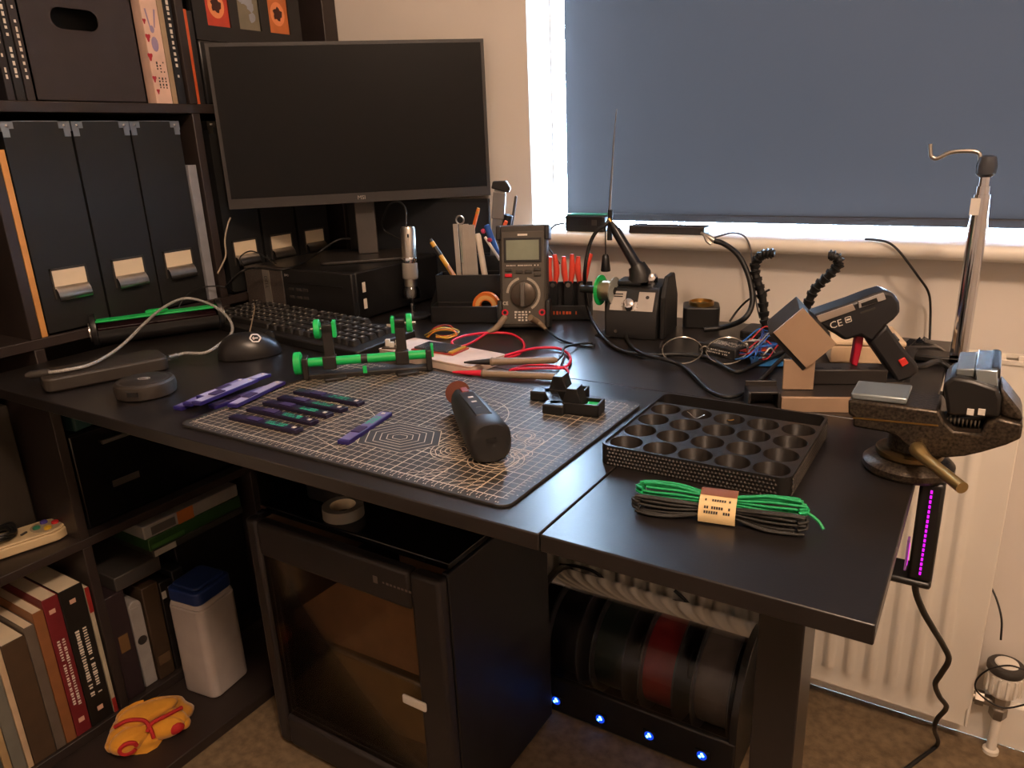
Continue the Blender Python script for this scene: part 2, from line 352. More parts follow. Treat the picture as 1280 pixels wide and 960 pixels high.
# row 4 contents
z4 = 1.092
for k, (y0, y1, c) in enumerate(((.606, .617, '#231f22'), (.619, .632, '#1a1a1d'), (.634, .646, '#2a2424'))):
    book(y0, y1, z4, .265, .19, BK('thin_black_cover%d' % k, c), ['thin dark book at the frame edge of the top shelf row', 'thin black book between two dark ones on the top row', 'thin dark book touching the black storage box'][k], ncol=ink, nm=14, tl=.5, zc=.35, soft=True, group='thin dark books beside the storage box')
sb = thing('storage_box', 'black card storage box with an oval handle hole on the top shelf row', 'box', (-1.262 - .17, (.652 + .838) / 2, z4))
fp = MB(); hw, hh = .093, .30; sy0, sy1, sz0, sz1, sr = -.045, .030, .107, .138, .0149
fp.bb((.167, -hw, 0), (.17, hw, sz0)).bb((.167, -hw, sz1), (.17, hw, hh)).bb((.167, -hw, sz0), (.17, sy0, sz1)).bb((.167, sy1, sz0), (.17, hw, sz1))
for yc, zc, y_, z_, a0 in ((sy1 - sr, sz1 - sr, sy1, sz1, 0), (sy0 + sr, sz1 - sr, sy0, sz1, 90), (sy0 + sr, sz0 + sr, sy0, sz0, 180), (sy1 - sr, sz0 + sr, sy1, sz0, 270)):
    arc = [(yc + sr * math.cos(math.radians(a0 + 15 * k)), zc + sr * math.sin(math.radians(a0 + 15 * k))) for k in range(7)]
    fp.add([(.17, y_, z_)] + [(.17, *q) for q in arc], [(0, k, k + 1) for k in range(1, 7)])
boxm = M('storage_box_card', '#2c2526', .6, bump=.08, bs=500)
fp.build('front_panel', boxm, sb)
b = MB()
for s_ in (-1, 1): b.bb((-.17, s_ * hw, 0), (.17, s_ * (hw - .003), hh))
b.bb((-.17, -hw, 0), (.17, hw, .003)).bb((-.17, -hw, 0), (-.167, hw, hh)).build('body', boxm, sb)
MB().bb((.05, -.08, .003), (.12, .08, .20)).build('contents', blk3, sb)
bk = book(.846, .877, z4, .262, .17, BK('pink_manga_cover', '#d5b3a0'), 'pale pink comic volume with red flowers and a rabbit drawing', soft=True)
rb = MB(); X = .0854
for (y, z, ry, rz_) in ((0, .095, .0065, .012), (-.001, .118, .004, .006)): rb.add([(X, y + ry * math.cos(a * PI / 6), z + rz_ * math.sin(a * PI / 6)) for a in range(12)], [tuple(range(12))])
for s_ in (-1, 1): rb.add([(X, s_ * .003, .122), (X, s_ * .007, .15), (X, s_ * .010, .149), (X, s_ * .005, .12)], [(0, 1, 2, 3)])
rb.build('rabbit_print', M('lilac_ink', '#8f7f9c', .6), bk)
fl_ = MB()
for y, z, r in ((-.012, .04, .005), (-.013, .075, .006), (-.011, .105, .006), (-.013, .13, .004), (-.009, .02, .004), (-.012, .17, .005)):
    fl_ = MB(); fl_.add([(X, y + r * (1 + .3 * math.sin(3 * a)) * math.cos(a) * .7, z + r * (1 + .3 * math.sin(3 * a)) * math.sin(a)) for a in [k * PI / 7 for k in range(14)]], [tuple(range(14))]); fl_.build('flower_print', M('red_ink', '#9c2432', .6), bk)
k = marks(6, .05, .014, 1); R = Matrix(((0, 0, 1), (0, 1, 0), (-1, 0, 0))); k.v = [R @ p + V((X, .003, .19)) for p in k.v]; k.build('title_print', dink, bk)
k = marks(9, .045, .003, 3, gap=.006); k.v = [R @ p + V((X, .003, .045)) for p in k.v]; k.build('author_print', dink, bk)
book(.878, .888, z4, .255, .16, BK('tan_cover', '#9a8468'), 'slim tan book between the pink volume and the black spine', soft=True)
book(.889, .905, z4, .268, .17, BK('black_spine', '#141417'), 'black spined book with white lettering against the shelf upright', ncol=ink, nm=22, tl=.75, zc=.52, soft=True)
book(.925, .9335, z4, px(237, 12).z - z4, .2, BK('orange_edge_cover', '#c4552a'), 'thin book with an orange spine just past the upright', soft=True)
book(.934, .944, z4, px(240, 14).z - z4, .2, BK('charcoal_cover', '#1d1b1c'), 'thin charcoal book beside the orange spine', soft=True)
tag(MB().bb((-1.5, .958, z4), (-1.262, 1.228, 1.203)).build('storage_case', blk2, bevel=.004), 'black lidded case under the card display behind the monitor', 'case')
cc = thing('card_display_case', 'black display case showing three collectible cards', 'display case', (-1.275, 1.09, 1.2045))
MB().bb((-.012, -.128, 0), (.0, .128, .17)).build('back_plate', blk2, cc, bevel=.003)
ff = MB()
ys = [-.128, -.1, -.048, -.028, .024, .046, .098, .128]
for a, b_ in ((0, 1), (2, 3), (4, 5), (6, 7)): ff.bb((0, ys[a], 0), (.006, ys[b_], .17))
for a, b_ in ((1, 2), (3, 4), (5, 6)): ff.bb((0, ys[a], 0), (.006, ys[b_], .026)).bb((0, ys[a], .112), (.006, ys[b_], .17))
ff.build('front_frame', blk2, cc)
for (a, b_), c, e in zip(((1, 2), (3, 4), (5, 6)), ('#b8402c', '#77705e', '#bf6a35'), (1, 0, 1)):
    y0, y1 = ys[a], ys[b_]; cm = (y0 + y1) / 2
    cd = MB().bb((.0, y0, .024), (.002, y1, .114)).build('card', BK('card_' + c[1:], c), cc)
    q = MB()
    if e:
        q.add([(.0024, cm + .018 * math.cos(t * PI / 12), .062 + .022 * math.sin(t * PI / 12)) for t in range(24)], [tuple(range(24))]); q.build('card_halo', BK('halo_' + c[1:], '#e08a58'), cd)
        q = MB().add([(.0028, cm + .011 * (1 + .2 * math.sin(t * 2.1)) * math.cos(t * PI / 8), .062 + .012 * (1 + .2 * math.sin(t * 2.1)) * math.sin(t * PI / 8)) for t in range(16)], [tuple(range(16))]); q.build('card_emblem', BK('emblem_dark', '#3c1a14'), cd)
    else:
        for j in range(5):
            u, v_ = cm + random.uniform(-.015, .015), random.uniform(.04, .1); q.add([(.0024 + j * 1e-4, u + .01 * random.uniform(.5, 1.2) * math.cos(t), v_ + .01 * random.uniform(.5, 1.2) * math.sin(t)) for t in [k_ * PI / 5 for k_ in range(10)]], [tuple(range(10))])
        q.build('card_picture', BK('grey_picture', '#8f939c'), cd)
# row 2: middle cell, dark boxed gear; left cell, game pad
dk = thing('storage_bin', 'glossy black storage bin filling the cube under the desk', 'bin', (-1.43, .74, .390))
MB().bb((-.165, -.158, 0), (.165, .158, .178)).build('body', M('gloss_black', '#0b0b0d', .22), dk, bevel=.006)
MB().bb((.166, -.105, .145), (.172, -.045, .151)).build('silver_trim', steel, dk); MB().bb((.165, -.1, .06), (.167, -.05, .072)).build('label_plate', gry, dk)
tp = thing('clear_case', 'small dim teal case on top of the glossy black bin', 'case', (-1.30, .622, .5685), .2)
MB().bb((-.03, -.03, 0), (.03, .03, .080)).build('body', M('teal_plastic', '#2c4a4c', .25), tp, bevel=.004); MB().bb((-.031, -.031, .080), (.031, .031, .086)).build('lid', M('teal_plastic_lid', '#365558', .25), tp, bevel=.002)
gt = thing('multitool', 'silver multitool lying on the glossy black bin', 'tool', (-1.285, .70, .5685), 1.1)
MB().at((0, 0, .006)).box((0, 0, 0), (.055, .012, .012)).build('handle', steel, gt, bevel=.003); MB().box((.045, .004, .006), (.045, .010, .008), .2).build('jaw', gry, gt, bevel=.002)
gl = PZ(28, 684, .390)
gp = thing('game_controller', 'cream retro game controller with coloured buttons on the lower shelf', 'controller', (gl.x - .005, gl.y, .390), math.radians(75))
cream = M('cream_abs', '#cdb68d', .5, var=.04)
o = []
for i in range(40):
    a = 2 * PI * i / 40; cx_ = .042 if math.cos(a) > 0 else -.042; o.append((cx_ + .031 * math.cos(a), .031 * math.sin(a)))
MB().prism(o, .002, .018).prism([(x * .96, y * .95) for x, y in o], .018, .022).build('shell', cream, gp, bevel=.003)
MB().prism([(.042 + .024 * math.cos(a * PI / 12), .024 * math.sin(a * PI / 12)) for a in range(24)], .022, .0226).build('button_ring', M('taupe_plastic', '#9a8a70', .5), gp)
for nm_, c, x, y in (('yellow', '#c9a227', .042, -.014), ('red', '#b3272b', .056, 0), ('blue', '#4a3f86', .042, .014), ('green', '#2f6e54', .028, 0)): MB().lathe([(.006, 0), (.006, .003), (.004, .0045)], 14, (x, y, .0226)).build('button', BK('pad_' + nm_, c, .35), gp)
MB().box((-.042, 0, .024), (.024, .008, .004)).box((-.042, 0, .024), (.008, .024, .004)).build('direction_pad', gry, gp, bevel=.001)
for x in (-.008, .008): MB().box((x, -.006, .0235), (.012, .004, .003), .6).build('menu_button', gry, gp, bevel=.001)
for s_ in (-1, 1): MB().box((s_ * .045, .027, .015), (.03, .008, .008)).build('shoulder_button', M('taupe_plastic'), gp, bevel=.002)
cb = MB(); q0 = V((-.03, .0, .03))
for k_ in range(3): cb.tube([q0 + V((.022 * math.cos(a) + .004 * k_, .026 * math.sin(a), .004 * k_ + .003 * math.sin(3 * a))) for a in [j * PI / 8 for j in range(17)]], .0022, 6, 2)
cb.build('coiled_cable', rubber, gp)
tag(MB().bb((-1.62, .40, .390), (-1.36, .548, .62)).build('storage_case', M('dark_olive_case', '#2a241c', .6), bevel=.004), 'dim brown case at the back behind the game controller', 'case')
MBp = MB().lathe([(.03, 0), (.034, .01), (.034, .12), (.026, .15), (.012, .158)], 20, (0, 0, 0))
tag(MBp.build('spray_bottle', M('cream_bottle', '#9c8a70', .4), loc=(-1.29, .392, .390)), 'pale rounded bottle cut by the photo edge behind the controller', 'bottle')
# row 1 left: paperbacks
zb = .039
lows = [(.5465, .5535, .262, '#a9a08a', 'thin book with cream and red striped spine against the upright', 'cream'), (.505, .5450, .276, '#16120f', 'thick black paperback with white spine lettering on the bottom shelf', 'ink'),
        (.4780, .5040, .276, '#6b1a20', 'thick dark red paperback with white spine lettering', 'ink'), (.4600, .4770, .262, '#835431', 'orange-brown paperback next to the dark red one', None),
        (.4430, .4590, .245, '#5b5148', 'worn grey paperback on the bottom shelf', None), (.4060, .4420, .235, '#463626', 'wide brown faded book on the bottom shelf', None),
        (.3960, .4050, .235, '#b9a184', 'thin cream edged book beside the wide brown one', None), (.3760, .3950, .225, '#6b6a62', 'grey green book near the bottom photo corner', None), (.3640, .3750, .225, '#a58a62', 'thin tan book at the bottom photo corner', None), (.340, .3630, .22, '#4a4c4a', 'dark slate book at the very corner of the bottom shelf', None)]
for y0, y1, h, c, lb, kx in lows:
    t = book(y0, y1, zb, h, .18, BK('cover_' + c[1:], c), lb, ncol=ink if kx == 'ink' else None, nm=26, tl=.5, zc=.45, rows=2 if kx == 'ink' else 1, soft=True)
    if kx == 'ink': MB().bb((.09, -.005, .024), (.0904, .005, .033)).build('publisher_mark', M('pink_ink', '#c9a08c', .6), t); MB().bb((.09, -.006, h - .03), (.0904, .004, h - .022)).build('publisher_mark', M('pink_ink'), t)
    if kx == 'cream': MB().bb((.09, -.0036, .0), (.0904, .0036, .03)).build('red_band', BK('red_band', '#8c2420'), t); MB().bb((.09, -.0036, h - .05), (.0904, .0036, h)).build('red_band', BK('red_band', '#8c2420'), t)
# row 1 middle: boxes, stack, jug
def bx(name, y0, y1, z0, h, c, label, cat='box', xf=-1.255, dep=.2, mk=None, rough=.5):
    t = thing(name, label, cat, (xf - dep / 2, (y0 + y1) / 2, z0)); wd = y1 - y0
    MB().bb((-dep / 2, -wd / 2, 0), (dep / 2, wd / 2, h)).build('body', BK('box_' + c[1:], c, rough), t, bevel=.002)
    if mk:
        for (ya, yb, za, zb_, cc_) in mk: MB().bb((dep / 2, ya, za), (dep / 2 + .0005, yb, zb_)).build('printed_panel', BK('panel_' + cc_[1:], cc_), t)
    return t
bx('game_box', .576, .612, zb, .22, '#2b1f22', 'dim purple-brown box with gold mark behind the yellow glove', mk=[(-.01, .008, .10, .135, '#6d5130')])
cs_ = thing('boxed_console', 'narrow pale grey case with a round emblem on the bottom shelf', 'case', (-1.36, .6285, zb))
MB().bb((-.1, -.0125, 0), (.1, .0125, .172)).at((0, 0, 0)).add([(x, .0125 * math.cos(a * PI / 8), .172 + .0125 * math.sin(a * PI / 8)) for x in (-.1, .1) for a in range(9)], [tuple(range(9)), tuple(range(17, 8, -1))] + [(i, 9 + i, 10 + i, i + 1) for i in range(8)]).build('body', BK('pale_grey', '#8f8b88'), cs_, bevel=.002)
MB().at((.1, 0, .10), (0, PI / 2, 0)).lathe([(.009, 0), (.009, .0008)], 18).build('round_emblem', dink, cs_)
bx('game_box', .643, .676, zb, .202, '#3a2c1e', 'brown card box beside the pale grey case', mk=[(-.012, .012, .03, .05, '#5a4630')])
bx('game_box', .678, .705, zb, .195, '#191512', 'black box with small white labels beside the brown card box', mk=[(-.012, -.003, .16, .175, '#b5b0a6'), (.002, .012, .165, .18, '#b5b0a6')])
bx('game_box', .707, .73, zb, .205, '#1b1d1e', 'dark slate box close to the white jug', mk=[(-.006, .006, .06, .07, '#8a5a44')])
bx('game_box', .742, .902, zb, .2485, '#141416', 'plain black box at the back of the cube behind the jug', xf=-1.29, dep=.18)
bx('book', .60, .69, zb + .2205, .028, '#3b3734', 'grey box lying across the upright boxes', cat='box', dep=.16)
bx('book', .68, .885, zb + .2495, .014, '#34322e', 'thin pale-edged book under the green one in the stack', cat='book', mk=[(-.1, -.055, .001, .013, '#9a958c')])
bx('book', .675, .883, zb + .2645, .026, '#24481f', 'green covered book in the lying stack', cat='book', mk=[(-.1, -.03, .004, .012, '#3f6a30')])
bx('book', .67, .88, zb + .2915, .026, '#8d8a86', 'white and orange book on top of the lying stack', cat='book', mk=[(-.035, .0, .0, .026, '#a9622c'), (-.09, -.04, .004, .02, '#54504e')])
# low black plinth, jug, glove
pl = tag(MB().bb((-1.242, .166, 0), (-1.066, .97, .022)).build('plinth_board', shelfw, bevel=.002), 'low black-brown board on the carpet along the shelving foot', 'board')
jp = PZ(282, 868, .0225)
jg = thing('jug', 'white plastic jug with a dark blue lid on the low board', 'jug', (jp.x - .05, jp.y + .02, .0225), math.radians(8))
jm = M('milky_plastic', '#a49b95', .5, var=.05)
MB().prism(rrect(.085, .092, .016), 0, .19).prism(rrect(.085, .092, .016), .19, .20, rrect(.075, .083, .014)).build('body', jm, jg, bevel=.003)
MB().prism(rrect(.079, .087, .013), .20, .225).prism(rrect(.065, .072, .011), .225, .232).build('lid', BK('navy_lid', '#152a5c'), jg, bevel=.003)
MB().tube([(.0, .046, .17), (.0, .060, .165), (.0, .062, .12), (.0, .045, .09)], .005, 8).build('handle', jm, jg)
# glove (work glove crumpled)
gp_ = PZ(188, 912, .0225)
gv = thing('work_glove', 'crumpled yellow work glove with red trim on the low board', 'glove', (gp_.x, gp_.y, .0225), math.radians(60))
ym = M('yellow_cloth', '#c98a1e', .85, bump=.5, bs=250, sheen=.3); rm = M('red_cloth', '#a81a1a', .8, bump=.4, bs=300)
g = MB(); n, mm = 26, 14; vs = []
for i in range(mm + 1):
    th = PI / 2 * i / mm
    for j in range(n):
        a = 2 * PI * j / n; r = 1 + .16 * math.sin(3 * a + 1) + .08 * math.sin(7 * a) + .05 * math.sin(5 * th * 2 + a * 2); z = .05 * math.sin(th) * (1 + .22 * math.sin(2 * a + 2) + .1 * math.sin(5 * a))
        vs.append((.062 * r * math.cos(th) * math.cos(a), .050 * r * math.cos(th) * math.sin(a), max(0, z)))
g.add(vs, [(i * n + j, i * n + (j + 1) % n, (i + 1) * n + (j + 1) % n, (i + 1) * n + j) for i in range(mm) for j in range(n)] + [tuple(range(n - 1, -1, -1))])
g.build('palm', ym, gv, ang=80)
for k_, (a, l, r) in enumerate(((-2.7, .03, .017), (-.55, .03, .016))):
    c_, s_ = math.cos(a), math.sin(a); MB().tube([(.035 * c_, .03 * s_, .03), (.055 * c_, .05 * s_, .022), ((.05 + l * .5) * c_, (.045 + l * .4) * s_, .014)], [r, r, r * .75], 10, 5).ell(((.05 + l * .5) * c_, (.045 + l * .4) * s_, .0135), (r * .76,) * 3, 10, 8).build('finger', ym, gv, ang=80)
def trim(pts): MB().tube(pts, .0035, 6, 5).build('red_trim', rm, gv)
for (x, y, z, a, b_, c, rr_) in ((-.028, -.038, .022, .036, .020, .021, .3), (.024, -.034, .020, .034, .019, .020, -.35), (0, -.012, .046, .05, .022, .016, .1)):
    f_ = MB().ell((0, 0, 0), (a, b_, c), 22, 14); f_.v = [p * (1 + .07 * math.sin(90 * p.x + 3) * math.cos(70 * p.z) + .05 * math.sin(160 * p.y)) for p in f_.v]; f_.v = [Matrix.Rotation(rr_, 3, 'Z') @ p + V((x, y, z)) for p in f_.v]; f_.build('fold', ym, gv, ang=80)
trim([(-.05, -.022, .046), (-.028, -.030, .056), (-.004, -.036, .050), (.004, -.046, .036), (.006, -.052, .020)]); trim([(.058, -.022, .040), (.03, -.036, .044), (.008, -.040, .042), (-.002, -.048, .034)])
MB().ell((.040, -.046, .020), (.017, .008, .011), 14, 8).build('red_patch', rm, gv); MB().tube([(-.034 + .013 * math.cos(a), -.058, .022 + .010 * math.sin(a)) for a in [k_ * PI / 5 for k_ in range(10)]], .004, 6, 3).build('red_cuff', rm, gv)
# ------------------------------------------------------------------ desk
DX0, DX1, DY0, DY1, DT = SX + .004, -.031, .459, 1.222, .0155
dk = thing('desk', 'black-brown desk with a three panel top cluttered with tools', 'desk', (-.6, .84, 0))
def dp(name, a, b, bev=.0012): return MB().bb(a, b).build(name, wood, dk, world=True, bevel=bev)
SEAMX, SEAMY = -.277, .836
dp('top_panel', (DX0, DY0, DZ - DT), (SEAMX - .0006, SEAMY - .0006, DZ)); dp('top_panel', (SEAMX + .0006, DY0, DZ - DT), (DX1, SEAMY - .0006, DZ)); dp('top_panel', (DX0, SEAMY + .0006, DZ - DT), (DX1, DY1, DZ))
dp('under_frame', (DX0 + .02, .78, DZ - DT - .035), (DX1 - .03, .80, DZ - DT)); dp('under_frame', (DX0 + .02, DY1 - .06, DZ - DT - .05), (DX1 - .03, DY1 - .04, DZ - DT))
dp('leg', (-.112, .50, 0), (-.079, .55, DZ - DT - .0005)); dp('leg', (-.225, 1.15, 0), (-.192, 1.20, DZ - DT - .0005))
# ------------------------------------------------------------------ cutting mat with printed grid
mx0, mx1, my0, my1 = -.778, -.322, .482, .778
cm = thing('cutting_mat', 'black cutting mat with pale printed grid on the desk', 'cutting mat', ((mx0 + mx1) / 2, (my0 + my1) / 2, DZ))
mw, mh = mx1 - mx0, my1 - my0
MB().prism(rrect(mw, mh, .012), 0, .003).build('mat_sheet', M('mat_vinyl', '#2a2826', .55, bump=.12, bs=1200), cm, bevel=.0006)
pr = MB(); z = .00325; gx, gy = .43, .27; lw = .00085
for i in range(44): x = -gx / 2 + i * .01; pr.strip([(x, -gy / 2), (x, gy / 2)], lw * (1.6 if i % 5 == 0 else .8), z)
for i in range(28): y = -gy / 2 + i * .01; pr.strip([(-gx / 2, y), (gx / 2, y)], lw * (1.6 if i % 5 == 0 else .8), z)
def mloc(px, py): p = P(px, py, .003); return (p.x - (mx0 + mx1) / 2, p.y - (my0 + my1) / 2)
def circ(c, r, n=40, a0=0, a1=2 * PI): return [(c[0] + r * math.cos(a0 + (a1 - a0) * k / n), c[1] + r * math.sin(a0 + (a1 - a0) * k / n)) for k in range(n + 1)]
for px_, py_, rs in ((570, 563, (.026, .021, .016, .011, .006)), (620, 575, (.028, .023, .018, .012, .006)), (655, 545, (.012, .008)), (668, 552, (.010, .006)), (645, 558, (.010,)), (652, 568, (.011, .007)), (580, 546, (.008, .005))):
    for r in rs: pr.strip(circ(mloc(px_, py_), r), .0009, z + .00012)
c0 = mloc(375, 535); pr.strip(circ(c0, .085, 40, -.3, 2.2), .0011, z + .00012)
for a in range(-3, 22, 3): pr.strip([(c0[0] + .03 * math.cos(a / 10), c0[1] + .03 * math.sin(a / 10)), (c0[0] + .09 * math.cos(a / 10), c0[1] + .09 * math.sin(a / 10))], .0008, z + .00012)
c0 = mloc(560, 520); pr.strip(circ(c0, .07, 30, .2, 2.9), .0010, z + .00012)
for (qx, qy) in ((540, 590), (585, 602)):
    q = mloc(qx, qy)
    for k in range(4): pr.strip([(q[0] - .020 + k * .010, q[1] - .014), (q[0] + .010 + k * .003, q[1] + .014 - k * .006)], .0008, z + .00012)
for i in range(86): x = -gx / 2 + i * .005; pr.strip([(x, -gy / 2 - (.005 if i % 2 else .007)), (x, -gy / 2)], .0008, z).strip([(x, gy / 2), (x, gy / 2 + .004)], .0008, z)
for i in range(54): y = -gy / 2 + i * .005; pr.strip([(gx / 2, y), (gx / 2 + (.004 if i % 2 else .006), y)], .0008, z).strip([(-gx / 2 - .004, y), (-gx / 2, y)], .0008, z)
h0 = mloc(500, 547)
matp = M('mat_print', '#cdbda6', .6, var=0)
pr.build('printed_grid', matp, cm, ang=180)
def hexa(s): return [(h0[0] + s * x, h0[1] + s * y) for x, y in ((-.052, 0), (-.03, .034), (.03, .034), (.052, 0), (.03, -.034), (-.03, -.034))]
MB().add([(x, y, z + .0003) for x, y in hexa(1.0)], [(5, 4, 3, 2, 1, 0)]).build('printed_hexagon', M('mat_vinyl'), cm)
hx = MB()
for s in (1.0, .82, .64, .48, .32, .18): hx.strip(hexa(s), .0009, z + .0006, True)
hx.build('hexagon_lines', matp, cm, ang=180)
nm = MB()
for i in range(1, 44):
    x = -gx / 2 + i * .01
    for d in ((-.0012, .0012) if i > 9 else (0,)): nm.strip([(x + d, -gy / 2 - .0098), (x + d, -gy / 2 - .0080)], .0011, z)
for i in range(1, 28):
    y = -gy / 2 + i * .01
    for d in ((-.0012, .0012) if i > 9 else (0,)): nm.strip([(gx / 2 + .0085, y + d), (gx / 2 + .0103, y + d)], .0011, z)
nm.build('scale_print', matp, cm, ang=180)
MT = DZ + .0033                                        # things on the mat stand on this level
# ------------------------------------------------------------------ slim ink-blue modules
strip_d = BK('module_black_purple', '#1d1730', .35); strip_p = BK('module_purple', '#272065', .3); strip_l = BK('module_lilac_face', '#6a6596', .35)
strip_w = BK('module_pale_face', '#a3a0c0', .35)
def module(a, b, h, label, face, ncol, group, wd=.0125, tilt=0.0):
    a = P(a[0], a[1], h); b = P(b[0], b[1], h); d = b - a; L = math.hypot(d.x, d.y); rz = math.atan2(d.y, d.x)
    t = thing('circuit_strip', label, 'circuit strip', ((a.x + b.x) / 2, (a.y + b.y) / 2, DZ + h), group=group, rot=(tilt, 0, rz))
    MB().bb((-L / 2, -wd / 2, 0), (L / 2, wd / 2, .0045)).build('body', strip_p if face != 'd' else strip_d, t, bevel=.0006)
    MB().bb((-L / 2 + .004, -wd / 2 + .0012, .0045), (L / 2 - .004, wd / 2 - .0012, .005)).build('face_plate', strip_d if face == 'd' else strip_w if face == 'w' else strip_l, t)
    MB().bb((-L * .24, -wd / 2 + .0015, .005), (-L * .06, wd / 2 - .0015, .0062)).build('chip', BK('chip_violet', '#3a2f58', .4), t)
    if ncol:
        k = marks(9, L * .27, wd * .3, 2, gap=wd * .36, z=.0052); k.v = [p + V((L * .18, 0, 0)) for p in k.v]; k.build('teal_print', ncol, t)
    MB().bb((L / 2 - .010, -.002, .0045), (L / 2 - .006, .002, .0056)).build('end_pin', ink, t)
    return t
mt = .0034
for k, (a, b) in enumerate((((291, 523), (375, 541)), ((313, 513), (394, 531)), ((333, 505), (413, 522)), ((351, 499), (431, 515)), ((371, 491), (452, 507)))):
    module(a, b, mt, ['dark circuit strip with teal print nearest the front edge of the mat', 'second dark circuit strip from the front edge of the mat', 'middle dark circuit strip of the five laid side by side', 'fourth dark circuit strip from the front edge of the mat', 'dark circuit strip of the row closest to the green clamp'][k], 'd', tealp, 'dark circuit strips in a row on the mat')
module((429, 556), (484, 519), mt, 'single purple circuit strip lying askew near the hexagon print', 'p', tealp, 'purple circuit strips', wd=.014)
for k, (a, b, h) in enumerate((((222, 513), (296, 483), 0), ((234, 508), (306, 477), .0052), ((250, 500), (335, 470), .0104), ((265, 511), (338, 486), 0), ((290, 510), (352, 480), .0052), ((245, 507), (318, 477), .0156))):
    module(a, b, h, ['purple circuit strip at the bottom outer side of the loose pile', 'purple circuit strip resting on the lowest one of the pile', 'purple circuit strip reaching furthest back in the pile', 'purple circuit strip lying on the desk at the mat side of the pile', 'pale purple circuit strip overlapping the mat corner', 'pale purple circuit strip on top of the loose pile'][k], 'w' if k in (2, 4, 5) else 'p', None, 'purple circuit strips', wd=.014)
# ------------------------------------------------------------------ rotary tool
tl, hd = P(614, 553, .026), P(577, 501, .022); ax = hd - tl; L = ax.length; rz = math.atan2(ax.y, ax.x)
rt = thing('rotary_tool', 'black cordless mini rotary tool with a brown cutting disc', 'rotary tool', (tl.x, tl.y, MT), rz)
secs = [(0, .017, .019), (.004, .021, .0215), (L * .25, .0205, .021), (L * .5, .0185, .0195), (L * .75, .0165, .0175), (L * .93, .0135, .0145), (L, .010, .0105)]
b = MB(); n = 24; vs = []
for x, ry, rz_ in secs:
    for k in range(n):
        a = 2 * PI * k / n; c_, s_ = math.cos(a), math.sin(a); e = .75; yy = ry * math.copysign(abs(c_) ** e, c_); zz = rz_ * math.copysign(abs(s_) ** e, s_); vs.append((x, yy, .0216 + zz))
m = len(secs); b.add(vs, [(i * n + k, i * n + (k + 1) % n, (i + 1) * n + (k + 1) % n, (i + 1) * n + k) for i in range(m - 1) for k in range(n)] + [tuple(range(n - 1, -1, -1)), tuple((m - 1) * n + k for k in range(n))])
b.build('body', M('soft_black', '#1b1a1a', .48, bump=.1, bs=900), rt, ang=50)
b = MB(); b.add([(x, y, zz) for x, zz in ((L * .18, .0432), (L * .78, .0392)) for y in (-.0085, .0085)] + [(x, y, zz - .004) for x, zz in ((L * .18, .0432), (L * .78, .0392)) for y in (-.0085, .0085)], [(0, 2, 3, 1), (4, 5, 7, 6), (0, 1, 5, 4), (2, 6, 7, 3), (0, 4, 6, 2), (1, 3, 7, 5)])
b.build('control_panel', blk2, rt, bevel=.001)
for x, c in ((L * .34, 'i'), (L * .5, 'i'), (L * .62, 'i')): MB().box((x, 0, .0428 - x / L * .0045), (.004, .0055, .0016)).build('indicator', ink, rt)
MB().box((L * .86, 0, .0375), (.016, .008, .003)).build('power_switch', M('rust_red', '#7a2f28', .5), rt, bevel=.001)
MB().box((-.0008, 0, .025), (.0015, .010, .004)).build('charge_port', rubber, rt)
MB().tube([(L, 0, .0216), (L + .008, 0, .0216), (L + .009, 0, .0216), (L + .02, 0, .0216)], [.009, .008, .006, .005], 16, sub=0).build('chuck', gry, rt)
MB().at((L + .021, .0, .0216), (0, PI / 2, 0)).lathe([(.0145, 0), (.0145, .0015)], 30).build('cutting_disc', M('brown_abrasive', '#6b3a2a', .7, bump=.4, bs=900), rt, rot=None)
MB().tube([(L + .02, 0, .0216), (L + .027, 0, .0216)], .0028, 10, 0).build('arbor', steel, rt)
# ------------------------------------------------------------------ black printed clips with green inserts
cp_ = P(705, 507, .003); cl = thing('printed_clamp', 'black printed clamp block with green inserts on the mat', 'clamp', (cp_.x, cp_.y, MT), math.radians(10))
def wedge(mb, cx, cy, w0, w1, d, h):
    mb.add([(cx - w0, cy - d, .008), (cx + w0, cy - d, .008), (cx + w0, cy + d, .008), (cx - w0, cy + d, .008), (cx - w1, cy - d, h), (cx + w1, cy - d, h), (cx + w1, cy + d, h), (cx - w1, cy + d, h)], [(3, 2, 1, 0), (4, 5, 6, 7), (0, 1, 5, 4), (1, 2, 6, 5), (2, 3, 7, 6), (3, 0, 4, 7)]); return mb
MB().box((-.014, 0, .007), (.016, .064, .010), .5).build('cross_bar', blk, cl, bevel=.0015)
for k, (cx, cy) in enumerate(((-.020, .026), (.010, -.014))):
    MB().box((cx - .012, cy - .012, .006), (.026, .018, .012)).build('foot_block', blk, cl, bevel=.002)
    MB().bb((cx - .002, cy - .015, 0), (cx + .040, cy - .012, .014)).bb((cx - .002, cy + .009, 0), (cx + .040, cy + .012, .014)).bb((cx + .037, cy - .015, 0), (cx + .040, cy + .012, .014)).bb((cx - .002, cy - .015, 0), (cx + .04, cy + .012, .003)).build('channel', blk, cl, bevel=.0008)
    wedge(MB(), cx + .008, cy - .001, .013, .006, .011, .030).build('wedge', blk, cl, bevel=.0008)
    MB().bb((cx + .022, cy - .010, .003), (cx + .036, cy + .008, .010)).build('green_insert', green, cl)
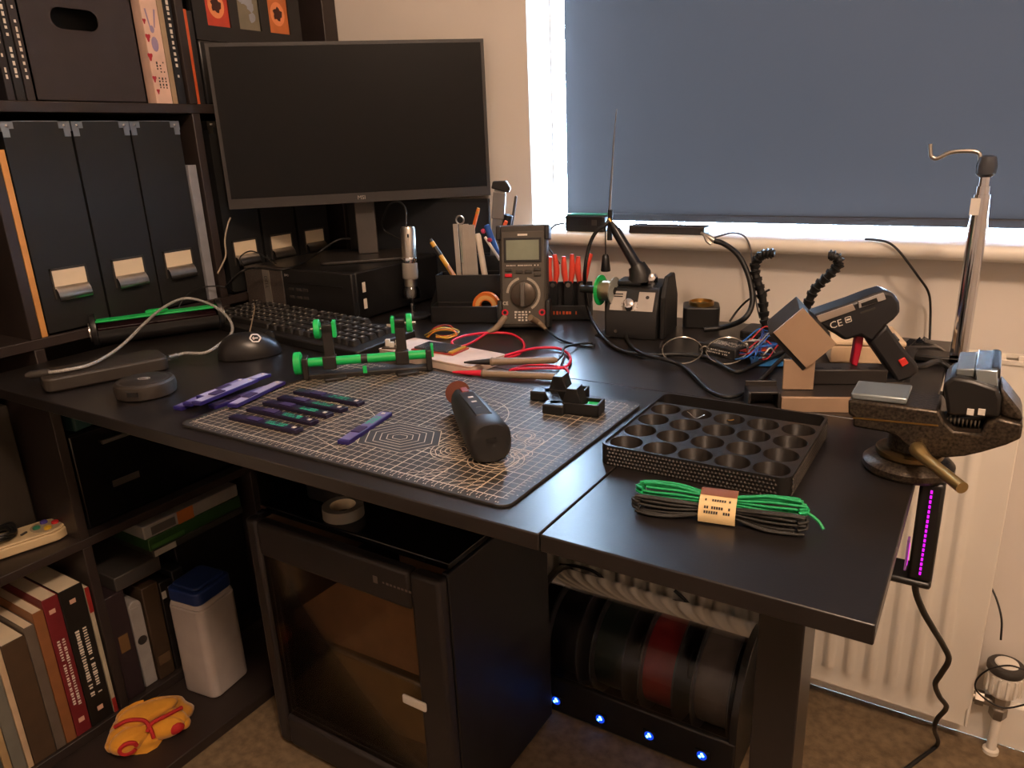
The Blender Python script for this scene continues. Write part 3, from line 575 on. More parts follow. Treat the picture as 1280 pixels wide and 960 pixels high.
# ------------------------------------------------------------------ parts tray with twenty cups
tx0, tx1, ty0, ty1 = -.296, -.118, .606, .778
tr_ = thing('sorting_tray', 'black printed sorting tray with twenty round cups', 'tray', ((tx0 + tx1) / 2, (ty0 + ty1) / 2, DZ))
TW, TD, TH = tx1 - tx0, ty1 - ty0, .0205
bpl = M('black_pla', '#1b1918', .38, bump=.15, bs=1500)
cupm = M('printed_cup_wall', '#241f1b', .44, var=.1, spec=1.0)
_n = cupm.node_tree; _t = _n.nodes.new('ShaderNodeTangent'); _t.direction_type = 'RADIAL'; _t.axis = 'Z'; _p = _n.nodes['Principled BSDF']
_p.inputs['Anisotropic'].default_value = .9; _p.inputs['Anisotropic Rotation'].default_value = .25; _n.links.new(_t.outputs[0], _p.inputs['Tangent'])
ou, inn = rrect(TW, TD, .012, 6), rrect(TW - .006, TD - .006, .009, 6); n = len(ou)
MB().add([(x, y, z) for z, pl_ in ((0, ou), (TH, ou), (TH, inn), (.002, inn)) for x, y in pl_], [(r * n + i, r * n + (i + 1) % n, (r + 1) * n + (i + 1) % n, (r + 1) * n + i) for r in range(3) for i in range(n)] + [tuple(range(n - 1, -1, -1)), tuple(3 * n + i for i in range(n))]).build('rim', bpl, tr_)
pch = (TW - .006) / 5; rr = pch * .462; ys0 = -TD / 2 + .003; pd = .0346; top = TH - .0022; N = 24
cg = MB()
for i in range(5):
    for j in range(4):
        cx, cy = -TW / 2 + .003 + pch * (i + .5), ys0 + pd * (j + .5); sq = []; ci = []
        for k in range(N):
            a = 2 * PI * k / N + PI / 4; c_, s_ = math.cos(a), math.sin(a); t_ = min(pch / 2 / max(abs(c_), 1e-6), pd / 2 / max(abs(s_), 1e-6)); sq.append((cx + c_ * t_, cy + s_ * t_, top)); ci.append((cx + rr * c_, cy + rr * s_))
        cg.add(sq + [(x, y, top) for x, y in ci], [(k, (k + 1) % N, N + (k + 1) % N, N + k) for k in range(N)])
        c = MB().add([(x - cx, y - cy, top) for x, y in ci] + [(x - cx, y - cy, .003) for x, y in ci], [(k, N + k, N + (k + 1) % N, (k + 1) % N) for k in range(N)] + [tuple(range(N, 2 * N))])
        if i == 0 and j == 0: cup = c.build('cup', cupm, tr_, loc=(cx, cy, 0))
        else: d = cup.copy(); COL.objects.link(d); d.location = (cx, cy, 0)
cg.build('cup_deck', bpl, tr_)
yb = ys0 + pd * 4; MB().bb((-TW / 2 + .003, yb, .002), (TW / 2 - .003, yb + .002, top)).bb((-TW / 2 + .003, yb + .002, .002), (TW / 2 - .003, TD / 2 - .003, .008)).build('rear_channel', bpl, tr_)
kn = MB(); nu = 46
for r in range(5):
    for i in range(nu):
        x = -TW / 2 + .010 + (TW - .02) * (i + (r % 2) * .5) / nu; zz = .0022 + r * .0037; y = -TD / 2; a = .0017; kn.add([(x - a, y, zz), (x, y, zz - a), (x + a, y, zz), (x, y, zz + a), (x, y - .0013, zz)], [(0, 1, 4), (1, 2, 4), (2, 3, 4), (3, 0, 4)])
    for i in range(42):
        y = -TD / 2 + .010 + (TD - .02) * (i + (r % 2) * .5) / 42; zz = .0022 + r * .0037; x = TW / 2; a = .0017; kn.add([(x, y - a, zz), (x, y, zz - a), (x, y + a, zz), (x, y, zz + a), (x + .0013, y, zz)], [(0, 1, 4), (1, 2, 4), (2, 3, 4), (3, 0, 4)])
kn.build('knurled_bumps', M('black_pla_ridges', '#2a2521', .3), tr_, kind='stuff')
wr = P(862, 522, .012); tag(MB().tube([wr + V((-.016, -.004, 0)), wr + V((-.006, .006, .004)), wr + V((.006, .001, .0)), wr + V((.014, .007, .003))], .0005, 5).build('wire_offcut', steel), 'fine wire offcut in a rear cup of the tray', 'wire')
wr = P(913, 526, .010); tag(MB().tube([wr + V((.004 * math.cos(a), .004 * math.sin(a), .0004 * a)) for a in [k * .7 for k in range(12)]], .0006, 5, 2).build('copper_coil', brass), 'tiny copper wire coil in a rear cup of the tray', 'wire')
# ------------------------------------------------------------------ thread skein
a, b = P(797, 622, .008), P(1008, 650, .008); d = b - a; L = math.hypot(d.x, d.y)
sk = thing('thread_skein', 'skein of green and black embroidery thread with a paper band', 'thread', ((a.x + b.x) / 2, (a.y + b.y) / 2, DZ), math.atan2(d.y, d.x))
rn = random.Random(3)
for nm_, yo, zo, cnt, mat in (('green_threads', .006, .014, 18, M('green_thread', '#0f9a5b', .6, var=.2, vs_=200)), ('black_threads', -.007, .009, 26, M('charcoal_thread', '#23221f', .65, var=.2, vs_=200))):
    t = MB()
    for i in range(cnt):
        dy, dz = rn.uniform(-.0085, .0085), rn.uniform(-.0075, .0075); e0, e1 = L / 2 - rn.uniform(0, .008), L / 2 - rn.uniform(0, .012); z_ = max(.0022, zo + dz)
        pts = [V((-e0, yo * .9 + dy * .9, z_))]
        for x, sq in ((-.8, 1.1), (-.5, 1.0), (-.2, .62), (.02, .55), (.22, .62), (.55, 1.1), (.85, 1.15)): pts.append(V((x * L / 2, yo * (.7 if sq < .7 else 1) + dy * sq + rn.uniform(-.0008, .0008), max(.002, zo + (z_ - zo) * sq + rn.uniform(-.0006, .0006)))))
        pts.append(V((e1, yo + dy, z_))); t.tube(pts, .0012, 5, 3)
    for s_, e in ((-1, L / 2 - .004), (1, L / 2 - .006)):
        for i in range(7):
            o = rn.uniform(.003, .008); zz = rn.uniform(-.004, .004); t.tube([(s_ * e, yo - o, max(.002, zo + zz)), (s_ * (e + o * .8), yo - o * .4, max(.002, zo + zz)), (s_ * (e + o * .8), yo + o * .4, max(.002, zo + zz * .5)), (s_ * e, yo + o, max(.002, zo + zz * .5))], .0012, 5, 3)
    t.build(nm_, mat, sk, ang=80)
MB().tube([(L / 2 - .002, .004, .014), (L / 2 + .008, .002, .008), (L / 2 + .013, -.002, .003)], .0013, 6).build('loose_end', M('green_thread'), sk)
bnd = MB(); bw = .0145; cs = [(-.0145, .0015), (-.0165, .008), (-.012, .0165), (-.004, .0205), (.004, .0225), (.011, .020), (.0145, .012), (.0135, .0015)]
n = len(cs); bnd.add([(x, y, z) for x in (-bw, bw) for y, z in cs], [(i, n + i, n + i + 1, i + 1) for i in range(n - 1)]).build('paper_band', M('cream_band', '#d8bd8a', .6), sk, ang=80)
b2 = MB(); cs2 = [(y * 1.012 , z * 1.012 + .0001) for y, z in cs[3:6]]; n = len(cs2); b2.add([(x, y, z) for x in (-bw, bw) for y, z in cs2], [(i, n + i, n + i + 1, i + 1) for i in range(n - 1)]).build('brown_band', M('brown_band', '#7a4a30', .6), sk, ang=80)
pm_ = MB()
for r, (i0, f0) in enumerate(((1, .35), (1, .75), (2, .5))):
    y, z = (cs[i0][0] * (1 - f0) + cs[i0 + 1][0] * f0, cs[i0][1] * (1 - f0) + cs[i0 + 1][1] * f0); dy, dz = cs[i0 + 1][0] - cs[i0][0], cs[i0 + 1][1] - cs[i0][1]; q = math.hypot(dy, dz); dy, dz = dy / q * .0011, dz / q * .0011
    for k in range(11):
        x = -bw * .7 + k * bw * .13
        if rn.random() < .8: pm_.quad((x, y - dy - .0003, z - dz + .0003), (x + .0014, y - dy - .0003, z - dz + .0003), (x + .0014, y + dy - .0003, z + dz + .0003), (x, y + dy - .0003, z + dz + .0003))
pm_.build('band_print', dink, sk)
# ------------------------------------------------------------------ keyboard and mouse
kr = math.radians(-7); kc = P(447, 445, .008); KW, KD = .445, .122
R2 = Matrix.Rotation(kr, 3, 'Z'); ctr = V((kc.x, kc.y, 0)) - R2 @ V((KW / 2, -KD / 2, 0))
kbd = thing('keyboard', 'black wired computer keyboard in front of the desktop computer', 'keyboard', (ctr.x, ctr.y, DZ), kr)
kt = math.radians(4)
MB().at((0, 0, .008), (kt, 0, 0)).prism(rrect(KW, KD, .006), -.004, .010).build('case', M('keyboard_black', '#191817', .45, bump=.1, bs=900), kbd, bevel=.002)
for s_ in (-1, 1): MB().box((s_ * KW * .42, KD * .42, .004), (.02, .008, .008)).box((s_ * KW * .42, -KD * .46, .0015), (.02, .006, .003)).build('foot', rubber, kbd)
km = M('key_cap', '#201e1d', .38, bump=.06, bs=900); proto = {}
def key(x, y, w_):
    w_ = round(w_, 4)
    if w_ not in proto:
        b = MB(); b.prism(rrect(w_ - .002, .0150, .0015, 2), 0, .008, rrect(w_ - .006, .0112, .0015, 2)); b.strip([(-.0028, .001), (.0006, .001)], .003, .0084)
        o = b.build('key', km, kbd); o.data.materials.append(ink); o.data.polygons[-1].material_index = 1; proto[w_] = o
    else: o = proto[w_].copy(); COL.objects.link(o)
    o.location = V((0, 0, .018)) + Euler((kt, 0, 0)).to_matrix() @ V((x, y, .0005)); o.rotation_euler = (kt, 0, 0)
u = .0183
for r, y in enumerate((.0475, .0265, .0100, -.0065, -.0230, -.0395)):
    x = -KW / 2 + .012; ws = [[1] + [0] + [1] * 4 + [-.5] + [1] * 4 + [-.5] + [1] * 4, [1] * 13 + [2], [1.5] + [1] * 12 + [1.5], [1.75] + [1] * 11 + [2.25], [2.25] + [1] * 10 + [2.75], [1.25] * 3 + [6.25] + [1.25] * 4][r]
    for q in ws:
        if q <= 0: x += u * (1 if q == 0 else .5); continue
        key(x + u * q / 2, y, u * q); x += u * q
    for q in range(3):
        if r in (0, 1, 2) or (r == 5) or (r == 4 and q == 1): key(-KW / 2 + .012 + u * 15.25 + u * (q + .5), y, u)
    for q in range(4):
        if r: key(-KW / 2 + .012 + u * 18.5 + u * (q + .5) * .98, y, u)
MB().bb((-.012 + KW * .39, .0522, .0215), (KW * .39 + .012, .0535, .0256)).build('indicator_strip', ink, kbd)
mc = P(313, 445, 0); ms = thing('computer_mouse', 'black rounded computer mouse with a hexagon logo', 'mouse', (mc.x, mc.y, DZ), math.radians(-35))
b = MB(); n, mm = 28, 10; vs = []
for i in range(mm + 1):
    th = PI / 2 * i / mm
    for j in range(n):
        a = 2 * PI * j / n; x = .031 * math.cos(a) * math.cos(th) ** .7 * (1 + .08 * math.sin(a)); y = .048 * math.sin(a) * math.cos(th) ** .7; z = .036 * math.sin(th) * (1 - .12 * (y / .048)); vs.append((x, y, .0015 + z))
b.add(vs, [(i * n + j, i * n + (j + 1) % n, (i + 1) * n + (j + 1) % n, (i + 1) * n + j) for i in range(mm) for j in range(n)] + [tuple(range(n - 1, -1, -1))]).build('shell', M('mouse_satin', '#191716', .34), ms, ang=80)
MB().at((.0200, .010, .0318), (-.1, .72, 0)).strip([(.008 * math.cos(k * PI / 3 + .5), .008 * math.sin(k * PI / 3 + .5)) for k in range(6)], .0022, 0, True).strip([(0, -.004), (0, .004)], .0020, 0).strip([(-.003, -.002), (0, -.004), (.003, -.002)], .0012, 0).build('hexagon_logo', ink, ms)
MB().at((0, .032, .028), (0, PI / 2, 0)).lathe([(.008, -.003), (.009, 0), (.008, .003)], 16).build('scroll_wheel', rubber, ms)
MB().strip([(0, .045), (0, .058)], .001, .0022).build('button_gap', rubber, ms)
# ------------------------------------------------------------------ long tube lamp / dispenser with the green strip
a, b = P(122, 433, .0), P(277, 411, .0); d = b - a; L = math.hypot(d.x, d.y); rz = math.atan2(d.y, d.x)
ds = thing('spool_holder', 'long black printed holder with a bright green top strip', 'holder', ((a.x + b.x) / 2, (a.y + b.y) / 2, DZ), rz)
tro = [(.024 * math.cos(math.radians(t)), .026 + .024 * math.sin(math.radians(t))) for t in range(170, 371, 10)]; inn_ = [(x * .88, .026 + (z - .026) * .88) for x, z in tro]; pl_ = tro + inn_[::-1]; n = len(pl_)
MB().add([(x, y, z) for x in (-L / 2, L / 2) for y, z in pl_], [(i, n + i, n + (i + 1) % n, (i + 1) % n) for i in range(n)] + [(i, i + 1, n - 2 - i, n - 1 - i) for i in range(n // 2 - 1)] + [(n + i, n + n - 1 - i, n + n - 2 - i, n + i + 1) for i in range(n // 2 - 1)]).build('trough', blk2, ds, ang=50)
MB().bb((-L / 2 + .004, -.014, .026), (L / 2 - .004, .0, .042)).build('dark_window', M('deep_red_acrylic', '#1c0a0d', .15), ds, bevel=.002)
MB().bb((-L / 2 + .004, -.020, .0425), (L / 2 - .004, .004, .0455)).build('green_strip', green, ds, bevel=.0008)
MB().prism([(-.018, -.002), (.018, -.002), (.012, .008), (-.012, .008)], .0457, .0500).build('green_tab', green, ds)
for s_ in (-1, 1):
    e = MB().at((s_ * L / 2, 0, .028), (0, PI / 2, 0)).lathe([(.027, -.004), (.028, -.002), (.028, .004), (.022, .006)], 28).build('end_disc', blk2, ds)
    MB().at((s_ * L / 2, -.002, .026), (0, PI / 2, 0)).lathe([(.0165, .0065 * s_ - .001), (.0165, .0065 * s_ + .001)], 20).build('silver_cap', steel, e)
# ------------------------------------------------------------------ power bank, braided cable, round hub
pa, pb_ = P(58, 494, 0), P(214, 463, 0); d = pb_ - pa; L = math.hypot(d.x, d.y); rz = math.atan2(d.y, d.x); nrm = V((-math.sin(rz), math.cos(rz), 0))
wid = .068; ctr = (pa + pb_) / 2 + nrm * wid / 2
pw = thing('power_bank', 'dark brown-black slab power bank at the front corner of the desk', 'power bank', (ctr.x, ctr.y, DZ), rz)
pbm = M('soft_brown_black', '#2c2620', .55, bump=.06, bs=900)
MB().prism(rrect(L, wid, .012), .001, .021).build('body', pbm, pw, bevel=.003); MB().prism(rrect(L - .02, wid - .016, .009), .0205, .0213).build('top_inlay', M('soft_brown_black2', '#26211c', .5), pw)
MB().box((L / 2 + .0002, .005, .011), (.0006, .014, .007)).build('port', rubber, pw)
br = M('braided_grey', '#9b9995', .55, var=.5, vs_=900); cbl = thing('braided_cable', 'grey braided charging cable arching over the power bank', 'cable', P(120, 462, .022))
cpts = [P(58, 466, .024), P(80, 463, .026), P(112, 456, .026), P(140, 441, .028), P(160, 425, .036), P(180, 405, .046), P(205, 384, .055), P(232, 373, .056), P(262, 380, .048), P(285, 397, .036), P(290, 415, .026), P(275, 430, .018), P(256, 441, .013), MW[pw.name] @ V((L / 2 + .034, .010, .011)), MW[pw.name] @ V((L / 2 + .020, .005, .011))]
MB().tube(cpts, .0024, 8, 6).build('braided_sleeve', br, cbl, world=True, ang=80)
e = (cpts[-1] - cpts[-2]).normalized(); MB().cyl(cpts[-1], cpts[-1] + e * .014, .0042).box(cpts[-1] + e * .018, (.006, .009, .005), math.atan2(e.y, e.x)).build('metal_plug', steel, cbl, world=True)
e = (cpts[0] - cpts[1]).normalized(); MB().tube([cpts[0] - e * .004, cpts[0] + e * .004, cpts[0] + e * .022, cpts[0] + e * .028], [.004, .0055, .0055, .003], 10, 0).build('moulded_end', gry, cbl, world=True)
hc = P(168, 497, 0) + V((.0, .018, 0)); hb = thing('round_hub', 'small round black card reader hub with a front slot', 'hub', (hc.x, hc.y, DZ), math.radians(28))
MB().lathe([(.034, .0), (.0375, .002), (.0385, .012), (.0375, .018), (.034, .0205)], 40).build('body', pbm, hb, ang=30)
MB().lathe([(.030, .0205), (.029, .0212)], 40).build('top_disc', M('soft_brown_black2'), hb); MB().at((0, 0, .0215)).strip([(.008 * math.cos(k * PI / 8), .005 * math.sin(k * PI / 8)) for k in range(16)], .001, 0, True).strip([(-.005, 0), (.005, 0)], .0012, 0).build('oval_logo', ink, hb)
MB().box((.004, -.0382, .011), (.014, .002, .0055)).build('front_slot', rubber, hb)
# ------------------------------------------------------------------ desktop computer
pc = thing('desktop_computer', 'small black desktop computer carrying the monitor', 'computer', (-1.094, 1.0875, DZ))
W_, D_, H_ = .288, .250, .090
MB().bb((-W_ / 2, -D_ / 2 + .010, .003), (W_ / 2, D_ / 2, H_)).build('case', M('pc_black', '#121213', .35, bump=.05, bs=900), pc, bevel=.003)
MB().bb((-W_ / 2 + .001, -D_ / 2, .004), (-.035, -D_ / 2 + .010, H_ - .001)).build('mesh_panel', M('pc_mesh', '#3d3631', .6, var=.5, vs_=700), pc, bevel=.002)
MB().bb((-.035, -D_ / 2, .004), (W_ / 2, -D_ / 2 + .010, H_ - .001)).build('front_panel', blk2, pc, bevel=.002)
MB().bb((-.088, -D_ / 2 - .002, .02), (-.070, -D_ / 2, H_ - .004)).build('badge_strip', M('pc_badge', '#8d877e', .4, .6), pc); txt('DELL', .011, dink, pc, (-.079, -D_ / 2 - .0024, .062), (PI / 2, PI / 2, 0))
txt('DVD', .006, ink, pc, (-.022, -D_ / 2 - .0005, .078), (PI / 2, 0, 0))
MB().bb((-.02, -D_ / 2 - .0006, .062), (.12, -D_ / 2, .0655)).build('disc_tray', rubber, pc)
for x, z in ((-.02, .05), (0, .05), (.018, .05), (-.02, .035), (0, .035), (.018, .035)): MB().bb((x, -D_ / 2 - .0006, z), (x + .012, -D_ / 2, z + .005)).build('usb_port', gry, pc)
for z in (.022, .052): MB().bb((W_ / 2, -.10, z), (W_ / 2 + .0004, -.092, z + .018)).build('side_sticker', ink, pc)
for sx in (-1, 1):
    for sy in (-1, 1): MB().lathe([(.009, 0), (.009, .003)], 12, (sx * .12, sy * .11, 0)).build('foot', rubber, pc)
# ------------------------------------------------------------------ monitor
mz = math.radians(43.9); mo = thing('monitor', 'black flat computer monitor switched off, angled across the corner', 'monitor', (-1.045, 1.115, DZ + H_ + .0005), mz)
MW_, MH_, z0 = .496, .285, .905 - (DZ + H_)
MB().bb((-MW_ / 2, -.012, z0), (MW_ / 2, .012, z0 + MH_)).prism(rrect(.30, .03, .01, 3, 0, .018), z0 + .03, z0 + .2).build('housing', blk, mo, bevel=.002)
bz = .006; bt = .018; f = MB().bb((-MW_ / 2, -.0145, z0), (MW_ / 2, -.012, z0 + bt)).bb((-MW_ / 2, -.0145, z0 + MH_ - bz), (MW_ / 2, -.012, z0 + MH_)).bb((-MW_ / 2, -.0145, z0 + bt), (-MW_ / 2 + bz, -.012, z0 + MH_ - bz)).bb((MW_ / 2 - bz, -.0145, z0 + bt), (MW_ / 2, -.012, z0 + MH_ - bz))
bez = f.build('bezel', M('bezel_grey', '#2a2726', .42, bump=.05, bs=900), mo)
MB().bb((-MW_ / 2 + bz, -.0138, z0 + bt), (MW_ / 2 - bz, -.012, z0 + MH_ - bz)).build('screen', M('screen_glass', '#08090b', .30, var=0, spec=.22), mo)
txt('MSI', .0105, M('silver_ink', '#a8a29a', .4, .5), bez, (-.004, -.0149, z0 + bt / 2), (PI / 2, 0, 0))
MB().bb((-.020, .026, .006), (.020, .040, z0 + .12)).build('stand_neck', M('stand_grey', '#4a4541', .45, .3), mo, bevel=.002)
MB().prism(rrect(.19, .135, .012, 4, 0, .01), 0, .006).build('stand_foot', M('stand_foot', '#26221f', .35), mo, bevel=.0015)
# cables behind the monitor
def cable(name, label, pts, r=.0018, mat=rubber, cat='cable', group=None):
    return tag(MB().tube(pts, r, 7, 6).build(name, mat, ang=80), label, cat, group)
cable('cable', 'black cable draped over the desktop computer under the monitor', [PY(270, 372, .955), P(300, 341, .093), P(320, 335, .094), P(352, 337, .094), P(375, 330, .096), P(395, 318, .098), PY(420, 301, 1.12), PY(438, 298, 1.15)], .0022)
cable('cable', 'pale thin cable standing up beside the monitor bottom corner', [PX(272, 342, -1.22), PX(282, 320, -1.23), PX(281, 300, -1.236), PX(285, 280, -1.238), PX(288, 272, -1.238)], .0016, M('beige_cable', '#9a8c78', .5))
cable('cable', 'thin black cable curling in front of the second file label', [P(305, 333, .092), PX(300, 322, -1.236), PX(312, 314, -1.235), PX(326, 318, -1.23), P(345, 330, .093)], .0013)
cable('cable', 'black cord running from the keyboard toward the magazine files', [P(298, 372, .018), PX(285, 360, -1.22), PX(262, 358, -1.238), PX(240, 364, -1.238), PX(228, 376, -1.239), PX(222, 388, -1.239)], .0013)
cable('cable', 'grey thin cord dropping from the computer onto the keyboard', [P(316, 372, .02), P(318, 385, .03), P(315, 402, .034), P(312, 415, .036)], .0010, M('beige_cable'))
# ------------------------------------------------------------------ usb microscope
sb_ = P(516, 397, 0); us = thing('usb_microscope', 'silver usb microscope on a small black stand', 'microscope', (sb_.x, sb_.y, DZ), math.radians(30))
MB().lathe([(.030, 0), (.032, .002), (.032, .005), (.028, .007)], 32).build('stand_base', blk2, us); MB().cyl((0, .018, .006), (0, .018, .10), .0035).box((0, .010, .10), (.010, .026, .010)).build('stand_arm', blk2, us)
MB().lathe([(.003, .006), (.003, .022), (.008, .024), (.008, .028)], 14).build('specimen_post', chrome, us)
def seg(pr_, nm_, mt_, n=28): o = MB().at((0, -.002, 0), (-.05, .02, 0)).lathe(pr_, n).build(nm_, mt_, us, ang=35); return o
seg([(.0125, .036), (.0155, .037), (.0155, .052), (.011, .060)], 'clear_tip', clear_mat('clear_acrylic', (.78, .76, .72), .5, .1)); seg([(.0095, .038), (.0095, .062)], 'lens', gry)
seg([(.0115, .058), (.0115, .072)], 'lower_ring', steel); seg([(.0135, .072), (.0140, .074), (.0140, .098), (.0135, .100)], 'focus_grip', M('grip_grey', '#7d776f', .6, bump=.3, bs=800))
seg([(.0125, .100), (.0145, .108), (.0138, .110)], 'collar', chrome); seg([(.0132, .110), (.0132, .160), (.0115, .164), (.004, .165)], 'barrel', steel); MB().box((.006, -.0140, .150), (.003, .002, .006)).build('snap_button', rubber, us)
tc_ = V((sb_.x, sb_.y, DZ + .164)); cable('cable', 'black cable looping from the top of the usb microscope', [tc_ + V((.002, 0, 0)), PY(507, 262, sb_.y + .01), PY(500, 253, sb_.y + .02), PY(491, 253, sb_.y + .05), PY(483, 262, sb_.y + .08), PY(478, 285, 1.155), PY(500, 300, 1.16)], .0018)
# ------------------------------------------------------------------ tool caddy and its tools
ca, cb2 = P(540, 404, 0), P(620, 405, 0); rz = math.radians(22); cdir = V((math.cos(rz), math.sin(rz), 0)); cnrm = V((-math.sin(rz), math.cos(rz), 0))
cd = thing('tool_caddy', 'black desk caddy stuffed with pens, tweezers and tools', 'caddy', (ca.x, ca.y, DZ), rz)
w2 = .118
def wallbox(mb, x0, x1, y0, y1, z1, t=.0025): return mb.bb((x0, y0, 0), (x1, y0 + t, z1)).bb((x0, y1 - t, 0), (x1, y1, z1)).bb((x0, y0, 0), (x0 + t, y1, z1)).bb((x1 - t, y0, 0), (x1, y1, z1)).bb((x0, y0, 0), (x1, y1, t))
wallbox(MB(), 0, w2, 0, .040, .030).build('front_tray', blk2, cd, bevel=.001); wallbox(MB(), 0, w2, .041, .086, .078).build('rear_bin', blk2, cd, bevel=.001); wallbox(MB(), .060, w2, .087, .126, .105).build('tall_bin', blk2, cd, bevel=.001)
MB().prism([(0, 0), (.0025, 0), (.0025, .086), (0, .086)], 0, .03).add([(-.001, .0, .03), (-.001, .086, .078), (-.001, .086, 0), (-.001, 0, 0)], [(0, 1, 2, 3)]).build('side_panel', blk2, cd)
tr2 = PV(608, 377, ca + cnrm * .02, -cnrm); tp_ = thing('tape_roll', 'orange dial disc standing in the front tray of the caddy', 'tape', (tr2.x, tr2.y, DZ + .0275), rz)
MB().at((0, 0, 0), (PI / 2, 0, 0)).lathe([(.010, -.006), (.024, -.006), (.024, .006), (.010, .006)], 32, close=False).build('disc', M('orange_tape', '#d06a1c', .5), tp_); MB().at((0, -.0062, 0), (PI / 2, 0, 0)).lathe([(.012, 0), (.019, 0)], 28, close=False).build('paper_ring', M('pale_orange', '#d9a25e', .6), tp_)
yc = ca + cnrm * .062; yc2 = ca + cnrm * .105
def pen(name, label, p0, p1, r, mat, pt, tipmat=None, cat='pen', r1=None, cap=None):
    a, b = PV(p0[0], p0[1], pt, -cnrm), PV(p1[0], p1[1], pt, -cnrm); d = (b - a); L = d.length
    zb_ = DZ + .004
    if a.z > zb_ and d.z > 0: a = a - d * ((a.z - zb_) / d.z) if (a.z - zb_) / d.z < 1.4 else a
    t = thing(name, label, cat, a); d = b - a; u = d.normalized()
    MB().tube([a, a + d * .25, a + d * .97, b], [r, r, r1 or r, (r1 or r) * .7], 10, 0).build('barrel', mat, t, world=True)
    if tipmat: MB().cyl(a + d * .80, b + u * .0015, (r1 or r) * 1.12, (r1 or r) * .9, 10).build('cap', tipmat, t, world=True)
    return t
ylw = M('yellow_handle', '#c8932a', .45); orp = M('orange_plastic', '#d2611d', .4); ivory = M('ivory_plastic', '#cfc3b2', .5)
pen('craft_knife', 'yellow and black craft knife leaning out of the caddy side', (572, 352), (538, 300), .0042, ylw, ca + cnrm * .05, blk2, 'knife')
pen('tweezers', 'pale pink tipped tweezers leaning in the front of the caddy', (573, 353), (560, 332), .0028, M('pale_pink', '#c49a86', .5), ca + cnrm * .046, cat='tweezers')
pen('orange_pen', 'orange marker standing tallest beside the monitor edge', (590, 292), (598, 261), .0032, orp, yc2, M('amber_cap', '#b8791f', .4))
pen('blue_pen', 'thick blue marker leaning in the caddy', (622, 318), (608, 281), .0055, M('blue_plastic', '#1c4f9c', .4), yc, None)
pen('screwdriver', 'black handled screwdriver with an orange stripe behind the multimeter', (628, 305), (636, 268), .0085, rubber, yc2, None, 'screwdriver')
pen('orange_screwdriver', 'small orange handled screwdriver next to the black one', (624, 300), (633, 276), .0036, M('coral_plastic', '#d2603c', .45), yc2 - cnrm * .012, None, 'screwdriver')
pen('ivory_brush', 'ivory handled brush with pink marks in the caddy', (605, 338), (597, 292), .0055, ivory, yc, None, 'brush')
pen('white_stylus', 'slim white stylus crossing the caddy beside the blue marker', (625, 325), (606, 296), .0026, whitep, yc - cnrm * .008, None, 'stylus')
pen('dark_rod', 'thin grey rod sticking up behind the screwdriver', (637, 300), (645, 245), .0026, gry, yc2 + cnrm * .01, None, 'rod')
pk = PV(604, 289, yc, -cnrm); tag(MB().ell(pk, (.0045, .004, .0045), 12, 8).build('push_pin', M('pink_plastic', '#b8365c', .4)), 'pink ball cap peeking between the caddy tools', 'pin')
pk = PV(612, 300, yc - cnrm * .01, -cnrm); tag(MB().ell(pk, (.005, .004, .004), 12, 8).build('push_pin', M('magenta_plastic', '#a01f48', .4)), 'dark pink ball cap beside the blue marker', 'pin')
for k, (x0, x1, lb) in enumerate(((569, 573, 'flat steel strip at the monitor side of the caddy bundle'), (576, 580, 'flat steel strip in the middle of the caddy bundle'), (582, 586, 'flat grey ruler strip in the caddy bundle'), (589, 594, 'broad pale metal strip in the caddy bundle'))):
    a, b = PV(x0 + 5, 345, yc, -cnrm), PV(x0, 280 + k % 2, yc, -cnrm); a = a + (a - b) * .9; t_ = b - a; w_ = (.0042, .004, .0048, .006)[k]
    s_ = MB(); s_.add([p + cdir * w_ * sx + cnrm * .0008 * sy for p in (a, b) for sy in (-1, 1) for sx in (-1, 1)], [(0, 1, 3, 2), (4, 6, 7, 5), (0, 4, 5, 1), (2, 3, 7, 6), (1, 5, 7, 3), (0, 2, 6, 4)])
    tag(s_.build('metal_strip', M('pale_metal', '#a89f94', .45, .3)), lb, 'metal strip', 'metal strips in the caddy')
sc_ = PV(575, 275, yc, -cnrm); sci = thing('scissors', 'steel scissors with a round ring handle in the caddy', 'scissors', sc_, rz)
MB().tube([(.007 * math.cos(a), 0, .007 * math.sin(a)) for a in [k * PI / 6 for k in range(13)]], .0015, 8, 2).build('ring_handle', steel, sci); MB().bb((-.002, -.001, -.075), (.002, .001, -.006)).build('blade', steel, sci)
cl_ = PV(625, 228, yc2, -cnrm); lv = PV(622, 285, yc2, -cnrm)
cal = thing('digital_caliper', 'silver digital caliper with a black head rising above the caddy', 'caliper', V((lv.x, lv.y, lv.z - .0)), rz)
hh = cl_.z - lv.z
MB().at((0, 0, 0), (0, .12, 0)).bb((-.010, -.003, -.07), (.010, .003, hh * .97)).build('beam', M('caliper_silver', '#85827f', .35, .7), cal); MB().at((0, 0, 0), (0, .12, 0)).bb((-.012, -.006, hh * .2), (.011, .004, hh * .8)).build('slider', M('caliper_face', '#6d6a68', .4), cal, bevel=.002)
MB().at((0, 0, 0), (0, .12, 0)).add([(x, y, z) for y in (-.006, .006) for x, z in ((-.016, hh * .86), (.016, hh * .80), (.019, hh * .9), (.010, hh * 1.06), (-.014, hh * 1.02))], [(0, 1, 2, 3, 4), (9, 8, 7, 6, 5)] + [(i, 5 + i, 5 + (i + 1) % 5, (i + 1) % 5) for i in range(5)]).build('black_head', blk2, cal, bevel=.002)
